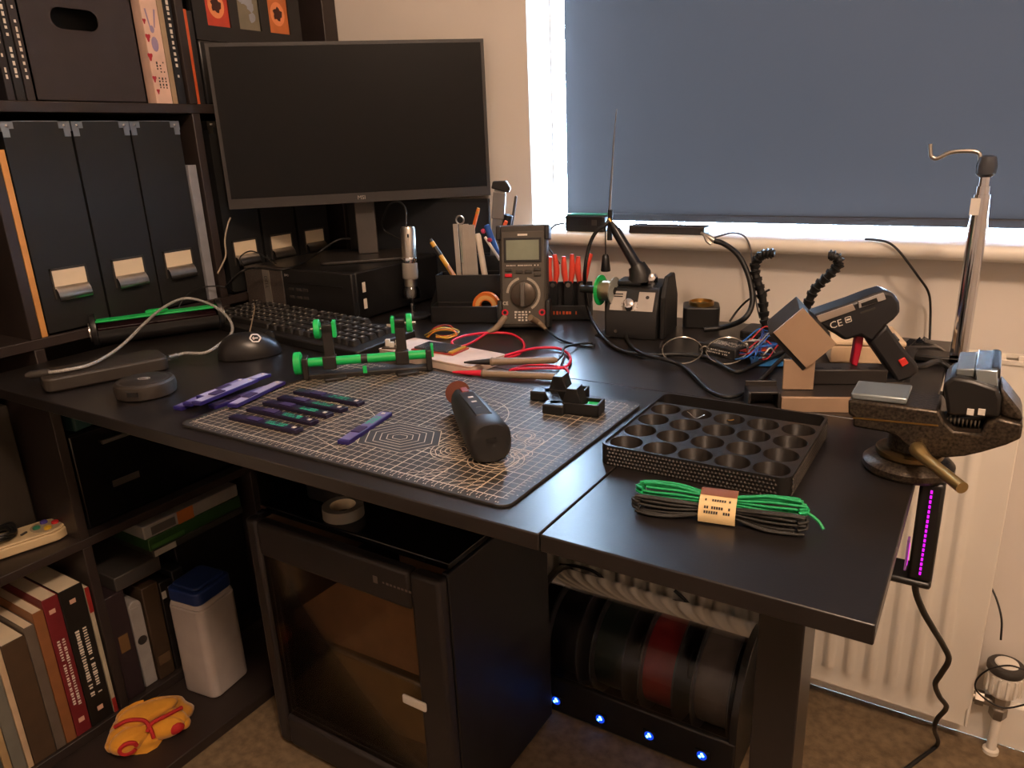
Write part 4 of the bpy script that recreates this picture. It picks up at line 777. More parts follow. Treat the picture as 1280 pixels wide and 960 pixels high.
# ------------------------------------------------------------------ multimeter
mp = P(655, 413, 0); mm_ = thing('multimeter', 'dark grey digital multimeter propped upright with a round dial', 'multimeter', (mp.x, mp.y, DZ), rot=(math.radians(-9), 0, math.radians(24)))
mmb = M('meter_grey', '#39342e', .5, bump=.05, bs=900); mmf = M('meter_face', '#4a443c', .5)
wv, hv, dv = .080, .168, .032
MB().at((0, dv / 2, .0045), (0, 0, 0)).prism(rrect(wv, dv, .006), 0, hv).build('body', mmb, mm_, bevel=.003)
MB().bb((-wv / 2 + .005, -.002, .010), (wv / 2 - .005, 0, hv - .006)).build('face_plate', mmf, mm_, bevel=.001)
for s_ in (-1, 1): MB().bb((s_ * wv / 2 - .004, -.003, hv - .02), (s_ * wv / 2 + .004, dv, hv + .004)).bb((s_ * wv / 2 - .004, -.003, .0045), (s_ * wv / 2 + .004, dv, .05)).build('bumper', blk, mm_, bevel=.002)
MB().bb((-.031, -.0035, .112), (.031, -.002, .152)).build('screen_bezel', blk2, mm_, bevel=.001); MB().bb((-.027, -.0042, .116), (.027, -.0035, .148)).build('screen', M('lcd_green', '#7d8472', .25), mm_)
MB().bb((-.008, -.0025, .155), (.008, -.002, .158)).build('name_plate', ink, mm_)
mk_ = marks(20, .054, .0022); mk_.v = [Matrix.Rotation(PI / 2, 3, 'X') @ p + V((0, -.0024, .107)) for p in mk_.v]; mk_.build('title_print', ink, mm_)
for x, z, mt_ in ((-.024, .100, mmb), (-.006, .097, mmb), (.009, .097, mmb), (.024, .101, mmb), (.024, .092, mmb), (-.024, .091, redp)): MB().bb((x - .006, -.005, z - .0028), (x + .006, -.002, z + .0028)).build('button', mt_, mm_, bevel=.001)
MB().at((0, -.002, .060), (PI / 2, 0, 0)).lathe([(.0215, 0), (.0205, .006), (.018, .0075)], 36).build('dial', M('dial_bronze', '#4c4238', .35, .4), mm_); MB().bb((-.004, -.016, .040), (.004, -.0085, .080)).build('dial_pointer', M('meter_knob', '#57514b', .4), mm_, bevel=.0015)
for a0, a1 in ((-60, 75), (105, 175)):
    r_ = MB().at((0, -.0023, .060), (PI / 2, 0, 0)); 
    r_.add([(rr_ * math.cos(math.radians(a0 + (a1 - a0) * k / 16)), rr_ * math.sin(math.radians(a0 + (a1 - a0) * k / 16)), 0) for rr_ in (.0245, .0285) for k in range(17)], [(k, k + 1, 18 + k, 17 + k) for k in range(16)]); r_.build('dial_scale', M('scale_grey', '#a39a8c', .6, var=.4, vs_=900), mm_)
txt('CE', .008, ink, mm_, (-.030, -.0024, .045), (PI / 2, 0, 0))
mk_ = marks(5, .03, .003, 4, gap=.0045); mk_.v = [Matrix.Rotation(PI / 2, 3, 'X') @ p + V((0, -.0024, .024)) for p in mk_.v]; mk_.build('jack_print', ink, mm_)
for x in (-.031, .031): j = MB().at((x, -.002, .030), (PI / 2, 0, 0)).lathe([(.0055, 0), (.0055, .0015), (.003, .0015)], 16).build('jack', redp, mm_); MB().at((x, -.0036, .030), (PI / 2, 0, 0)).lathe([(.003, 0), (.003, .0004)], 12).build('jack_hole', rubber, j)
MB().box((0, dv + .018, .075), (.05, .003, .11)).build('kick_stand', blk, mm_, bevel=.001)
# test leads
tan_ = M('probe_taupe', '#7d6c58', .5)
L0 = PV(631, 397, mp - V((-.01, .02, 0)), V((.4, -.9, 0))); R0 = PV(663, 397, mp - V((-.01, .02, 0)), V((.4, -.9, 0)))
rl = thing('red_test_lead', 'red multimeter test lead coiled beside the white board', 'test lead', P(640, 445, 0))
MB().tube([L0, P(620, 410, .016), P(608, 416, .010)], [.0055, .005, .0025], 10, 4).build('plug', tan_, rl, world=True)
MB().tube([P(609, 416, .010), P(590, 428, .007), P(572, 434, .012), P(565, 427, .016), P(580, 420, .014), P(610, 416, .010), P(640, 418, .006), P(655, 430, .004), P(648, 443, .004), P(625, 449, .004), P(600, 458, .006), P(612, 452, .008), P(640, 442, .008), P(672, 435, .006), P(700, 436, .004), P(713, 447, .004), P(706, 459, .004), P(680, 460, .006), P(650, 461, .006), P(638, 463, .008), P(664, 456, .006), P(700, 459, .004), P(710, 464, .004), P(706, 471, .004), P(697, 471, .006)], .0021, 8, 7).build('red_wire', redrub, rl, world=True, ang=80)
def probe(p0, p1, par, tipm, hh_=.0065):
    a, b = P(p0[0], p0[1], hh_), P(p1[0], p1[1], hh_); d = b - a
    MB().tube([a + d * .28, a + d * .30, a + d * .33, b - d * .04, b], [.0046, .0062, .0050, .0046, .003], 12, 0).build('probe_handle', tan_, par, world=True)
    MB().tube([a, a + d * .06, a + d * .28], [.0012, .0022, .0046], 10, 0).build('probe_tip', tipm, par, world=True)
probe((566, 465), (698, 471), rl, redrub)
bl_ = thing('black_test_lead', 'black multimeter test lead with its probe on the white board', 'test lead', P(700, 440, 0))
MB().tube([R0, P(674, 404, .014), P(683, 412, .008)], [.0055, .005, .0025], 10, 4).build('plug', tan_, bl_, world=True)
MB().tube([P(683, 412, .008), P(700, 424, .003), P(722, 431, .0025), P(741, 433, .0025), P(740, 429, .0025), P(725, 430, .004), P(706, 434, .010), P(703, 443, .008), P(697, 450, .009)], .0019, 7, 6).build('black_wire', rubber, bl_, world=True, ang=80)
probe((580, 453), (697, 450), bl_, rubber, .018)
# ------------------------------------------------------------------ white board with display module, green clamp
wa, wbp, wc = P(474, 446, 0), P(588, 470, 0), P(609, 447, 0); d = wbp - wa; rz = math.atan2(d.y, d.x); L = math.hypot(d.x, d.y)
nr = V((-math.sin(rz), math.cos(rz), 0)); dep = abs((wc - wbp).dot(nr)); dep = max(.05, min(.075, dep)); ctr = (wa + wbp) / 2 + nr * dep / 2
wbd = thing('project_box', 'white slab case with a display module lying on it', 'case', (ctr.x, ctr.y, DZ), rz)
pk_ = M('pinkish_white', '#cdb6a6', .6, bump=.05)
MB().prism(rrect(L, dep, .003, 3), 0, .010).build('base', pk_, wbd, bevel=.0008); MB().prism(rrect(L + .001, dep + .001, .003, 3), .0105, .013).build('lid', pk_, wbd, bevel=.0006)
cc_ = P(550, 436, .0145); dsp = thing('display_module', 'small red circuit board with a dark display on the white case', 'display module', (cc_.x, cc_.y, DZ + .0135), rz + .12)
MB().bb((-.038, -.020, 0), (.038, .020, .0018)).build('circuit_board', M('red_pcb', '#a3362f', .4), dsp); MB().bb((-.034, -.018, .0018), (.026, .018, .005)).build('display_glass', M('grey_glass', '#3a3b3f', .18), dsp, bevel=.0006); MB().bb((.029, -.018, .0018), (.035, .018, .0045)).build('pin_header', M('yellow_pins', '#c49a3a', .4, .4), dsp)
cc_ = P(490, 433, .0145); spc = thing('sensor_board', 'tiny circuit board with white connectors on the white case', 'circuit board', (cc_.x + .004, cc_.y, DZ + .0135), rz + .5)
MB().bb((-.016, -.010, 0), (.016, .010, .0016)).build('circuit_board', M('dark_pcb', '#3b3228', .4), spc)
for x, y, h in ((-.010, .002, .012), (-.002, -.003, .009), (.006, .003, .011), (.010, -.004, .007)): MB().bb((x - .003, y - .003, .0016), (x + .003, y + .003, h)).build('connector', whitep, spc)
yw = thing('jumper_wires', 'bundle of yellow and orange jumper wires behind the green clamp', 'wires', P(555, 418, 0))
rn = random.Random(5)
for k, c in enumerate(('#c9a227', '#c9a227', '#b8451f', '#d0701f', '#7a1f1a', '#c9b03a')):
    q = [P(532 + rn.uniform(-3, 3), 420 + rn.uniform(-3, 3), .004), P(545 + rn.uniform(-3, 3), 411 + rn.uniform(-3, 3), .010 + .002 * k), P(562 + rn.uniform(-4, 4), 410 + rn.uniform(-4, 4), .012 + .001 * k), P(573 + rn.uniform(-3, 3), 416 + rn.uniform(-2, 3), .006), P(560, 421 + rn.uniform(-2, 2), .003), P(545, 420 + rn.uniform(-2, 2), .003)]
    MB().tube(q, .0009, 6, 5).build('wire', BK('wire_' + c[1:], c), yw, world=True)
ha, hb_ = P(381, 476, 0), P(541, 464, 0); d = hb_ - ha; rz = math.atan2(d.y, d.x); L = math.hypot(d.x, d.y)
gh = thing('board_clamp', 'green and black printed circuit board clamp behind the mat', 'clamp', (ha.x, ha.y, MT), rz)
bmt = M('clamp_black', '#211d1a', .45)
MB().bb((0, -.008, 0), (L, .010, .006)).build('base_rail', bmt, gh, bevel=.001)
for x in (.004, L - .004): MB().bb((x - .004, -.010, 0), (x + .004, .012, .030)).build('end_plate', bmt, gh, bevel=.0015)
for x0, x1 in ((.008, L * .45), (L * .50, L - .008)): MB().cyl((x0, 0, .022), (x1, 0, .022), .0062, n=16).build('green_rod', green, gh)
MB().cyl((L * .45, 0, .022), (L * .50, 0, .022), .0066, n=16).build('rod_joint', bmt, gh); MB().bb((L * .46, -.0095, .004), (L * .49, -.007, .014)).build('green_peg', green, gh)
MB().at((-.006, 0, .022), (0, PI / 2, 0)).lathe([(.014, -.005), (.0155, -.004), (.0155, .004), (.014, .005)], 28).build('green_knob', green, gh)
MB().bb((L - .001, -.004, .018), (L + .003, .006, .036)).build('green_stop', green, gh, bevel=.001)
for x in (L * .21, L * .77):
    MB().bb((x - .009, -.0075, .012), (x + .009, .0075, .030)).bb((x - .007, .002, .028), (x + .007, .007, .070)).bb((x - .007, .002, .060), (x + .007, .014, .072)).build('bracket_arm', bmt, gh, bevel=.001)
    s_ = -1 if x < L / 2 else 1
    MB().at((x + s_ * .013, .008, .066), (0, PI / 2, 0)).lathe([(.012, -.004), (.013, -.003), (.013, .003), (.012, .004)], 26).build('green_wheel', green, gh); MB().bb((x - s_ * .012, .000, .054), (x - s_ * .007, .015, .076)).build('green_jaw', green, gh, bevel=.001); MB().cyl((x - s_ * .012, .008, .066), (x + s_ * .022, .008, .066), .002, n=10).build('screw', steel, gh)
for x in (L * .25, L * .8): MB().box((x, -.016, .002), (.03, .016, .004), .25).build('foot', bmt, gh, bevel=.001)
# ------------------------------------------------------------------ pliers rack
pq = P(700, 402, 0); prk = thing('pliers_rack', 'black pliers rack with orange lettering beside the multimeter', 'rack', (pq.x, pq.y + .012, DZ), math.radians(22))
wallbox(MB(), -.036, .048, 0, .045, .026).build('rack_base', blk3, prk, bevel=.001); MB().bb((-.036, .040, 0), (.048, .045, .060)).build('rack_back', blk3, prk)
k = marks(9, .05, .007); k.v = [Matrix.Rotation(PI / 2, 3, 'X') @ p + V((.002, -.0006, .013)) for p in k.v]; k.build('orange_lettering', M('orange_ink', '#b5471f', .5), prk)
redh = M('coral_grip', '#dd4a38', .45)
for k, (px0, lb) in enumerate(((692, 'pliers with red grips closest to the multimeter'), (711, 'pliers with red grips in the middle of the rack'), (728, 'pliers with spread red grips next to the loose cable'))):
    o_ = PV(px0, 385, pq + V((0, .035, 0)), V((.37, -.93, 0))); t = thing('pliers', lb, 'pliers', (o_.x, o_.y, DZ + .0035), math.radians(22), 'pliers in the rack')
    MB().add([(x * s1, y, z) for y in (-.0045, .0045) for x, z, s1 in ((-.006, .0, 1), (.006, .0, 1), (.0085, .035, 1), (.0065, .062, 1), (-.0065, .062, 1), (-.0085, .035, 1))], [(0, 1, 2, 3, 4, 5), (11, 10, 9, 8, 7, 6)] + [(i, 6 + i, 6 + (i + 1) % 6, (i + 1) % 6) for i in range(6)]).build('head', blk, t, bevel=.001)
    MB().at((0, -.005, .055), (PI / 2, 0, 0)).lathe([(.004, 0), (.004, .0012)], 14).build('pivot', steel, t)
    for s_ in (-1, 1):
        sp_ = (.004, .007, .006, .010)[k] if k < 2 else .006; x1 = s_ * sp_ + (.010 if k == 2 and s_ == 1 else 0)
        MB().tube([(s_ * .004, 0, .058), (s_ * .0065, 0, .075), (s_ * .005 + x1 * .3, 0, .090), (x1, 0, .108 if s_ == 1 else .104)], [.0042, .0055, .005, .0035], 10, 4).build('red_grip', redh, t)
# ------------------------------------------------------------------ soldering station
sp0 = P(756, 422, 0); st = thing('soldering_station', 'black soldering station with a silver sloping control panel', 'soldering station', (sp0.x, sp0.y, DZ), math.radians(8))
w3, d3 = .082, .105
pf = [(0, 0), (0, .042), (.022, .074), (.030, .078), (d3, .078), (d3, 0)]; n = len(pf)
MB().add([(x, y, z) for x in (0, w3) for y, z in pf], [tuple(range(n)), tuple(range(2 * n - 1, n - 1, -1))] + [(i, n + i, n + (i + 1) % n, (i + 1) % n) for i in range(n)]).build('housing', blk, st, bevel=.0025)
sl_a = math.atan2(.032, .022); fx = lambda u, v, o=.0008: (u, v * math.cos(sl_a) - o * math.sin(sl_a), .042 + v * math.sin(sl_a) + o * math.cos(sl_a))
pn = MB(); pn.add([fx(.007, .003), fx(w3 - .007, .003), fx(w3 - .007, .035), fx(.007, .035)], [(0, 1, 2, 3)]); pn.build('control_panel', M('silver_panel', '#b5aea6', .4, .3), st)
MB().add([fx(.030, .018, .0014), fx(.050, .018, .0014), fx(.050, .037, .0014), fx(.030, .037, .0014)], [(0, 1, 2, 3)]).build('display_window', rubber, st)
for u0, v0 in ((.018, .030), (.018, .026)): MB().add([fx(u0 - .007, v0 - .001, .0013), fx(u0 + .007, v0 - .001, .0013), fx(u0 + .007, v0 + .001, .0013), fx(u0 - .007, v0 + .001, .0013)], [(0, 1, 2, 3)]).build('panel_print', dink, st)
kq = V(fx(.038, .012, .0)); MB().at(kq, (sl_a, 0, 0)).lathe([(.0095, 0), (.0095, .003), (.008, .010), (.0065, .011)], 26).build('knob', chrome, st)
dt = MB()
for k in range(11): a = math.radians(-40 + 26 * k); q = fx(.038 + .0125 * math.cos(a), .012 + .0125 * math.sin(a), .0014); dt.add([(q[0] + .0007 * math.cos(t), q[1], q[2] + .0007 * math.sin(t)) for t in (0, 1.57, 3.14, 4.71)], [(0, 3, 2, 1)])
dt.build('dial_dots', dink, st); MB().add([fx(.064 + .003 * math.cos(t * .785), .026 + .003 * math.sin(t * .785), .0014) for t in range(8)], [tuple(range(8))]).build('indicator_lamp', dink, st)
MB().at((.018, -.0008, .012), (PI / 2, 0, 0)).lathe([(.0025, 0), (.0025, .0012)], 12).build('jack_screw', steel, st)
MB().bb((.010, .028, .078), (.050, .070, .086)).build('mount_plate', blk, st, bevel=.003)
MB().add([(x, y, z) for x in (w3 + .002, w3 + .010) for y, z in ((.010, 0), (.010, .066), (.035, .094), (.075, .094), (.100, .055), (.100, 0))], [tuple(range(6)), tuple(range(11, 5, -1))] + [(i, 6 + i, 6 + (i + 1) % 6, (i + 1) % 6) for i in range(6)]).build('side_bracket', blk3, st, bevel=.002)
MB().lathe([(.008, 0), (.010, .004), (.010, .012), (.006, .018)], 18, (.062, .045, .078)).build('chrome_stud', chrome, st)
yp = sp0.y + .05; h1, h2 = PY(797, 334, yp), PY(769, 287, yp); dd = h2 - h1
MB().tube([h1 - dd * .18, h1, h1 + dd * .1, h2], [.013, .0125, .0085, .0075], 18, 0).build('iron_holder', M('holder_metal', '#2b2b2e', .28, .6), st, world=True)
hb2 = V((h1.x + .004, h1.y, DZ + .084)); MB().tube([hb2, (hb2 + h1) / 2 + V((.002, 0, .002)), h1 + dd * .05], [.019, .017, .0135], 16, 0).build('holder_mount', blk, st, world=True)
e_ = dd.normalized(); so = thing('soldering_iron', 'black soldering iron resting in the sloping holder of the station', 'soldering iron', h2 - e_ * .02)
MB().tube([h2 - e_ * .03, h2 + e_ * .002, h2 + e_ * .010, h2 + e_ * .014], [.005, .006, .0045, .003], 14, 0).build('handle', rubber, so, world=True)
MB().cyl(h2 + e_ * .012, h2 + e_ * .020, .0032, n=10).build('brass_nut', brass, so, world=True)
tip = h2 + e_ * .018; cable_pts = [tip, PY(757, 281, yp - .005), PY(745, 290, yp - .01), PY(736, 310, yp - .015), PY(731, 345, yp - .02), P(735, 385, .028), P(747, 412, .010), P(768, 434, .004), P(800, 443, .004), P(850, 443, .004), P(885, 447, .004), P(905, 458, .004), P(922, 465, .004), P(945, 455, .006), P(985, 437, .012)]
MB().tube(cable_pts, .0030, 8, 7).build('cord', rubber, so, world=True, ang=80)
ro = thing('solder_guide_rod', 'thin upright steel rod rising above the soldering iron holder', 'rod', PY(763, 283, yp + .004))
MB().tube([PY(762, 300, yp + .006), PY(762, 268, yp + .004), PY(766, 200, yp + .004), PY(768, 165, yp + .004), PY(771, 136, yp + .004)], [.0016, .0026, .0016, .0011, .0009], 8, 4).build('rod', M('rod_steel', '#8f9299', .3, .9), ro, world=True); MB().cyl(PY(762, 300, yp + .006), PY(763, 262, yp + .004), .0042).build('sleeve', rubber, ro, world=True)
cable('cable', 'black power cord running forward from the soldering station to the gun', [P(797, 404, .012), P(786, 410, .010), P(783, 421, .006), P(790, 433, .004), P(805, 443, .009), P(830, 449, .009), P(852, 457, .004), P(868, 470, .004), P(885, 487, .004), P(905, 496, .004), P(925, 493, .004), P(950, 475, .004), P(970, 455, .006), P(990, 436, .010)], .0028)
qs = PY(757, 363, yp - .03); sol = thing('solder_spool', 'solder wire spool with a green flange beside the station', 'spool', (qs.x + .002, qs.y, DZ))
zc_ = qs.z - DZ
for x, mt_, r_ in ((-.011, green, .024), (.013, M('clear_flange', '#8a8d86', .3), .022)): MB().at((x, 0, zc_), (0, PI / 2, 0)).lathe([(r_, -.001), (r_, .001)], 30).build('flange', mt_, sol)
MB().at((0, 0, zc_), (0, PI / 2, 0)).lathe([(.016, -.010), (.0165, 0), (.016, .012)], 28).build('solder_wire', M('solder_tin', '#a39a82', .3, .9, bump=.3, bs=600), sol); MB().cyl((-.045, 0, zc_), (.016, 0, zc_), .006, n=14).build('axle', rubber, sol)
MB().bb((-.004, .0, 0), (.004, .010, zc_)).bb((-.012, -.020, 0), (.014, .020, .003)).build('stand', blk3, sol, bevel=.001)
# tip cleaner, box, glasses
bq = P(868, 411, 0); tcb = thing('tip_cleaner', 'black square tip cleaner with a brass ring next to the station', 'tip cleaner', (bq.x, bq.y + .03, DZ), math.radians(20))
MB().prism(rrect(.058, .052, .008), 0, .034).build('case', blk, tcb, bevel=.002); MB().lathe([(.017, .034), (.020, .034), (.020, .040), (.0175, .041), (.0165, .036)], 30, (0, -.002, 0)).build('brass_ring', brass, tcb); MB().lathe([(.016, .0345), (.010, .037), (.003, .036)], 24, (0, -.002, 0)).build('brass_wool', M('brass_wool', '#7d6238', .5, .8, bump=1, bs=500), tcb)
q0, q1 = P(868, 444, 0), P(936, 447, 0); rz = math.radians(14); bbx = thing('battery_pack', 'flat black box with tiny white print under the glasses', 'box', ((q0.x + q1.x) / 2, (q0.y + q1.y) / 2 + .012, DZ), math.radians(-20))
MB().bb((-.032, -.018, 0), (.032, .018, .016)).build('body', M('matt_black2', '#181716', .5), bbx, bevel=.002)
k = marks(13, .045, .0022, 5, gap=.0036); k.v = [p + V((.004, 0, .0163)) for p in k.v]; k.build('label_print', ink, bbx)
k = marks(12, .04, .0022, 2, gap=.004); k.v = [Matrix.Rotation(PI / 2, 3, 'X') @ p + V((.004, -.0183, .008)) for p in k.v]; k.build('front_print', ink, bbx)
gq = P(884, 446, .012); gs = thing('glasses', 'clear thin rimmed glasses lying in front of the soldering gear', 'glasses', (gq.x, gq.y - .012, DZ + .0175), math.radians(22))
rim = M('rim_silver', '#a8a49c', .25, .8); ln_ = clear_mat('lens_clear', (.93, .94, .95), .25)
for s_ in (-1, 1):
    pts = [(s_ * .029 + .025 * math.cos(a) * (1 + .06 * math.cos(2 * a)), .004 + .0 * a, .0205 * math.sin(a)) for a in [k * PI / 12 for k in range(24)]]; pts = [V((x, y - .35 * z, z + .005)) for x, y, z in pts]
    le = MB().tube(pts + [pts[0]], .0009, 6, 2).build('rim', rim, gs); c_ = sum(pts, V()) / len(pts); MB().add([c_] + pts, [(0, k + 1, (k + 1) % 24 + 1) for k in range(24)]).build('lens', ln_, le)
    MB().tube([(s_ * .055, .003, .008), (s_ * .058, .020, .006), (s_ * .054, .07, .000), (s_ * .048, .095, -.012)], .0013, 6).build('temple_arm', M('temple_dark', '#2a2622', .3), gs)
MB().tube([(-.006, .002, .008), (0, .0, .012), (.006, .002, .008)], .0011, 6).build('bridge', rim, gs)
# ------------------------------------------------------------------ helping hands with segmented arms
hq = P(965, 432, 0); hh_ = thing('helping_hands', 'black helping hands stand with two segmented flexible arms', 'helping hands', (hq.x, hq.y + .05, DZ))
MB().prism(rrect(.11, .06, .008), 0, .012).build('base_plate', blk, hh_, bevel=.002)
yp = hq.y + .05
def arm(pts, r):
    P_ = [PY(a, b, yp) for a, b in pts]; P_[0] = V((P_[0].x, P_[0].y, DZ + .012)); sm = smooth_path(P_, 2)
    for i in range(len(sm) - 1): a, b = sm[i], sm[i + 1]; MB().tube([a, a + (b - a) * .45, a + (b - a) * .5, b + (b - a) * .08], [r, r * 1.15, r * .82, r * .8], 12, 0).build('arm_segment', rubber, hh_, world=True)
    return sm[-1], (sm[-1] - sm[-2]).normalized()
arm([(958, 412), (955, 395), (953, 372), (947, 352), (943, 334), (949, 321), (958, 317), (968, 317)], .0072)
arm([(1000, 405), (1010, 380), (1018, 362), (1030, 350), (1043, 337), (1050, 328), (1043, 320), (1036, 319)], .0072)
cg = thing('clip_arm', 'thin black gooseneck with a crocodile clip on its end', 'clip arm', P(905, 425, 0))
gp2 = [P(880, 412, .006), P(905, 409, .010), PY(928, 400, 1.12), PY(939, 385, 1.13), PY(940, 365, 1.14), PY(934, 340, 1.15), PY(922, 318, 1.16), PY(905, 305, 1.17), PY(893, 301, 1.17)]
MB().tube(gp2, .0042, 9, 6).build('gooseneck', rubber, cg, world=True, ang=80)
q = gp2[-1]; MB().tube([q, PY(885, 296, 1.17), PY(876, 291, 1.17)], [.0038, .0045, .002], 10, 3).build('clip_body', steel, cg, world=True); MB().tube([PY(880, 294, 1.168), PY(884, 301, 1.165), PY(889, 305, 1.165)], [.002, .003, .0028], 8, 3).build('clip_lever', steel, cg, world=True)
cable('cable', 'thin black lead branching off behind the clip arm', [PY(912, 402, 1.19), PY(922, 388, 1.2), PY(935, 375, 1.2), PY(950, 368, 1.2), PY(962, 362, 1.2)], .0018)
# circuit boards and wires
for k, (px_, py_, w_, d_, h_, rz, c, lb) in enumerate(((968, 452, .062, .046, .002, .35, '#2f6fae', 'blue circuit board lying in front of the diamond plate'), (948, 430, .050, .040, .006, -.2, '#1f4f9c', 'dark blue circuit board under the jumble of wires'), (942, 437, .034, .022, .0105, .5, '#b5472f', 'small red circuit board among the wires'))):
    q = P(px_, py_, h_); t = thing('circuit_board', lb, 'circuit board', (q.x, q.y, DZ + h_), rz, 'circuit boards in the wire jumble')
    MB().bb((-w_ / 2, -d_ / 2, 0), (w_ / 2, d_ / 2, .0016)).build('board', BK('pcb_' + c[1:], c, .35), t)
    rn = random.Random(k)
    for j in range(5): x, y = rn.uniform(-.4, .4) * w_, rn.uniform(-.4, .4) * d_; MB().bb((x - .004, y - .003, .0016), (x + .004, y + .003, rn.uniform(.003, .009))).build('component', [dink, whitep, steel, gry, dink][j], t)
    MB().bb((-w_ * .45, d_ * .40, .0016), (w_ * .45, d_ * .46, .009)).build('pin_header', dink, t)
jw = thing('jumper_wires', 'tangle of blue, red and white jumper wires over the circuit boards', 'wires', P(955, 435, .01)); rn = random.Random(11)
for k in range(16):
    c = ('#2a5fb4', '#2f6fc4', '#b4232f', '#c8c4bc', '#7d8794', '#c23b3b', '#1f3f88')[k % 7]; x0, y0 = rn.uniform(918, 950), rn.uniform(425, 450); x1, y1 = rn.uniform(955, 1000), rn.uniform(412, 445)
    MB().tube([P(x0, y0, .008), P(x0 * .7 + x1 * .3, y0 - rn.uniform(0, 10), rn.uniform(.012, .03)), P(x0 * .3 + x1 * .7, y1 - rn.uniform(-4, 8), rn.uniform(.012, .034)), P(x1, y1, .012)], .0010, 6, 5).build('wire', BK('jw_' + c[1:], c), jw, world=True)
# ------------------------------------------------------------------ plate stand (diamond plate on a slotted black base)
pa, pb2 = P(976, 515, 0), P(1060, 517, 0); rz = math.radians(24); dirx = V((math.cos(rz), math.sin(rz), 0)); nrm = V((-math.sin(rz), math.cos(rz), 0))
ps = thing('plate_stand', 'black slotted stand holding a square bronze plate on its corner', 'stand', (pa.x, pa.y, DZ), rz)
MB().bb((0, 0, 0), (.075, .005, .017)).build('bronze_bar', bronze, ps, bevel=.0005)
sbk = M('stand_black', '#262220', .4); MB().bb((0, .0055, 0), (.125, .075, .016)).build('base_block', sbk, ps, bevel=.0015); MB().bb((.036, .050, .0165), (.125, .078, .034)).build('slotted_rail', sbk, ps, bevel=.001)
for k in range(4): MB().bb((.046 + k * .020, .0555, .034), (.056 + k * .020, .060, .0343)).build('slot', rubber, ps)
MB().bb((-.036, .0, 0), (-.001, .030, .003)).bb((-.036, .0, 0), (-.033, .030, .022)).bb((-.004, .0, 0), (-.001, .030, .022)).bb((-.036, .027, 0), (-.001, .030, .028)).bb((-.036, .004, .019), (-.001, .03, .022)).build('side_bracket', sbk, ps, bevel=.001)
MB().bb((.006, .030, .0165), (.040, .034, .052)).build('bronze_pillar', bronze, ps, bevel=.0006)
pp = pa + nrm * .026; qd = [PV(a, b, pp, -nrm) for a, b in ((1004, 385), (967, 416), (1008, 460), (1046, 430))]
qb = [p + nrm * .003 for p in qd]; MB().add(qd + qb, [(0, 1, 2, 3), (7, 6, 5, 4)] + [(i, 4 + i, 4 + (i + 1) % 4, (i + 1) % 4) for i in range(4)]).build('bronze_plate', bronze, ps, world=True)
c_ = sum(qd, V()) / 4; sh_ = V((0, 0, -.004)) - dirx * .003; q1 = [c_ + (p - c_) * 1.03 + nrm * .0035 + sh_ for p in qd]; q2 = [p + nrm * .020 + V((0, 0, .012)) for p in q1]; MB().add(q1 + q2, [(0, 1, 2, 3), (7, 6, 5, 4)] + [(i, 4 + i, 4 + (i + 1) % 4, (i + 1) % 4) for i in range(4)]).build('plate_backing', blk2, ps, world=True, bevel=.001)
# white box behind the gun
q = P(1068, 462, 0); wbx = thing('paper_box', 'low tan-white box lying behind the red trigger', 'box', (q.x - .004, q.y + .075, DZ), .3)
MB().bb((-.045, -.045, 0), (.045, .045, .024)).build('tray', M('tan_white', '#cdb08e', .7), wbx, bevel=.002); MB().bb((-.046, -.046, .0245), (.046, .046, .031)).build('lid', M('tan_white2', '#d8bf9e', .7), wbx, bevel=.002); MB().bb((.0, -.04, .0312), (.038, -.006, .0335)).build('dark_pad', M('slate_pad', '#3a3d42', .5), wbx)
# ------------------------------------------------------------------ glue gun
gpt = P(1120, 468, .022); gn = V((math.sin(rz), -math.cos(rz), 0)); gg = thing('glue_gun', 'black glue gun with red trigger and red switch pointing left', 'glue gun', (gpt.x, gpt.y, DZ + .0165 + .018), rz)
def gpoly(pts, y0, y1, name, mat, bev=.002, par=gg):
    L_ = [MW[gg.name].inverted() @ PV(a, b, gpt, gn) for a, b in pts]; n = len(L_); return MB().add([(p.x, y0, p.z) for p in L_] + [(p.x, y1, p.z) for p in L_], [tuple(range(n)), tuple(range(2 * n - 1, n - 1, -1))] + [(i, n + i, n + (i + 1) % n, (i + 1) % n) for i in range(n)]).build(name, mat, par, bevel=bev)
gun = M('gun_black', '#1c1c1f', .42, bump=.06, bs=900)
gpoly([(1022, 404), (1012, 393), (1016, 389), (1060, 374), (1086, 364), (1100, 360), (1112, 363), (1119, 374), (1120, 387), (1112, 396), (1104, 402), (1085, 424), (1070, 416), (1052, 422), (1040, 414)], -.017, .017, 'barrel_body', gun, .004)
gpoly([(1082, 424), (1104, 401), (1108, 408), (1124, 430), (1141, 450), (1145, 460), (1134, 469), (1117, 475), (1109, 463), (1096, 444)], -.014, .014, 'grip', gun, .004)
gpoly([(1016, 391), (1060, 376), (1064, 383), (1020, 399)], -.0185, -.016, 'side_rail', M('rail_taupe', '#8d8176', .45), .0004)
gpoly([(1067, 373), (1098, 362), (1101, 370), (1068, 381)], -.019, -.016, 'vent_frame', M('vent_grey', '#9a9591', .4), .0004); gpoly([(1070, 375), (1089, 368), (1091, 373), (1071, 379)], -.0196, -.0188, 'vent_slot', rubber, 0)
gpoly([(1070, 386), (1088, 380), (1089, 382), (1071, 388)], -.0176, -.0168, 'vent_line', gry, 0)
gpoly([(1069, 416), (1078, 420), (1077, 430), (1070, 457), (1063, 454), (1066, 436)], -.006, .006, 'red_trigger', M('trigger_red', '#a8122e', .4), .0015); gpoly([(1117, 446), (1125, 442), (1130, 449), (1122, 454)], -.0165, -.0135, 'red_switch', M('switch_red', '#d0322c', .35), .0008)
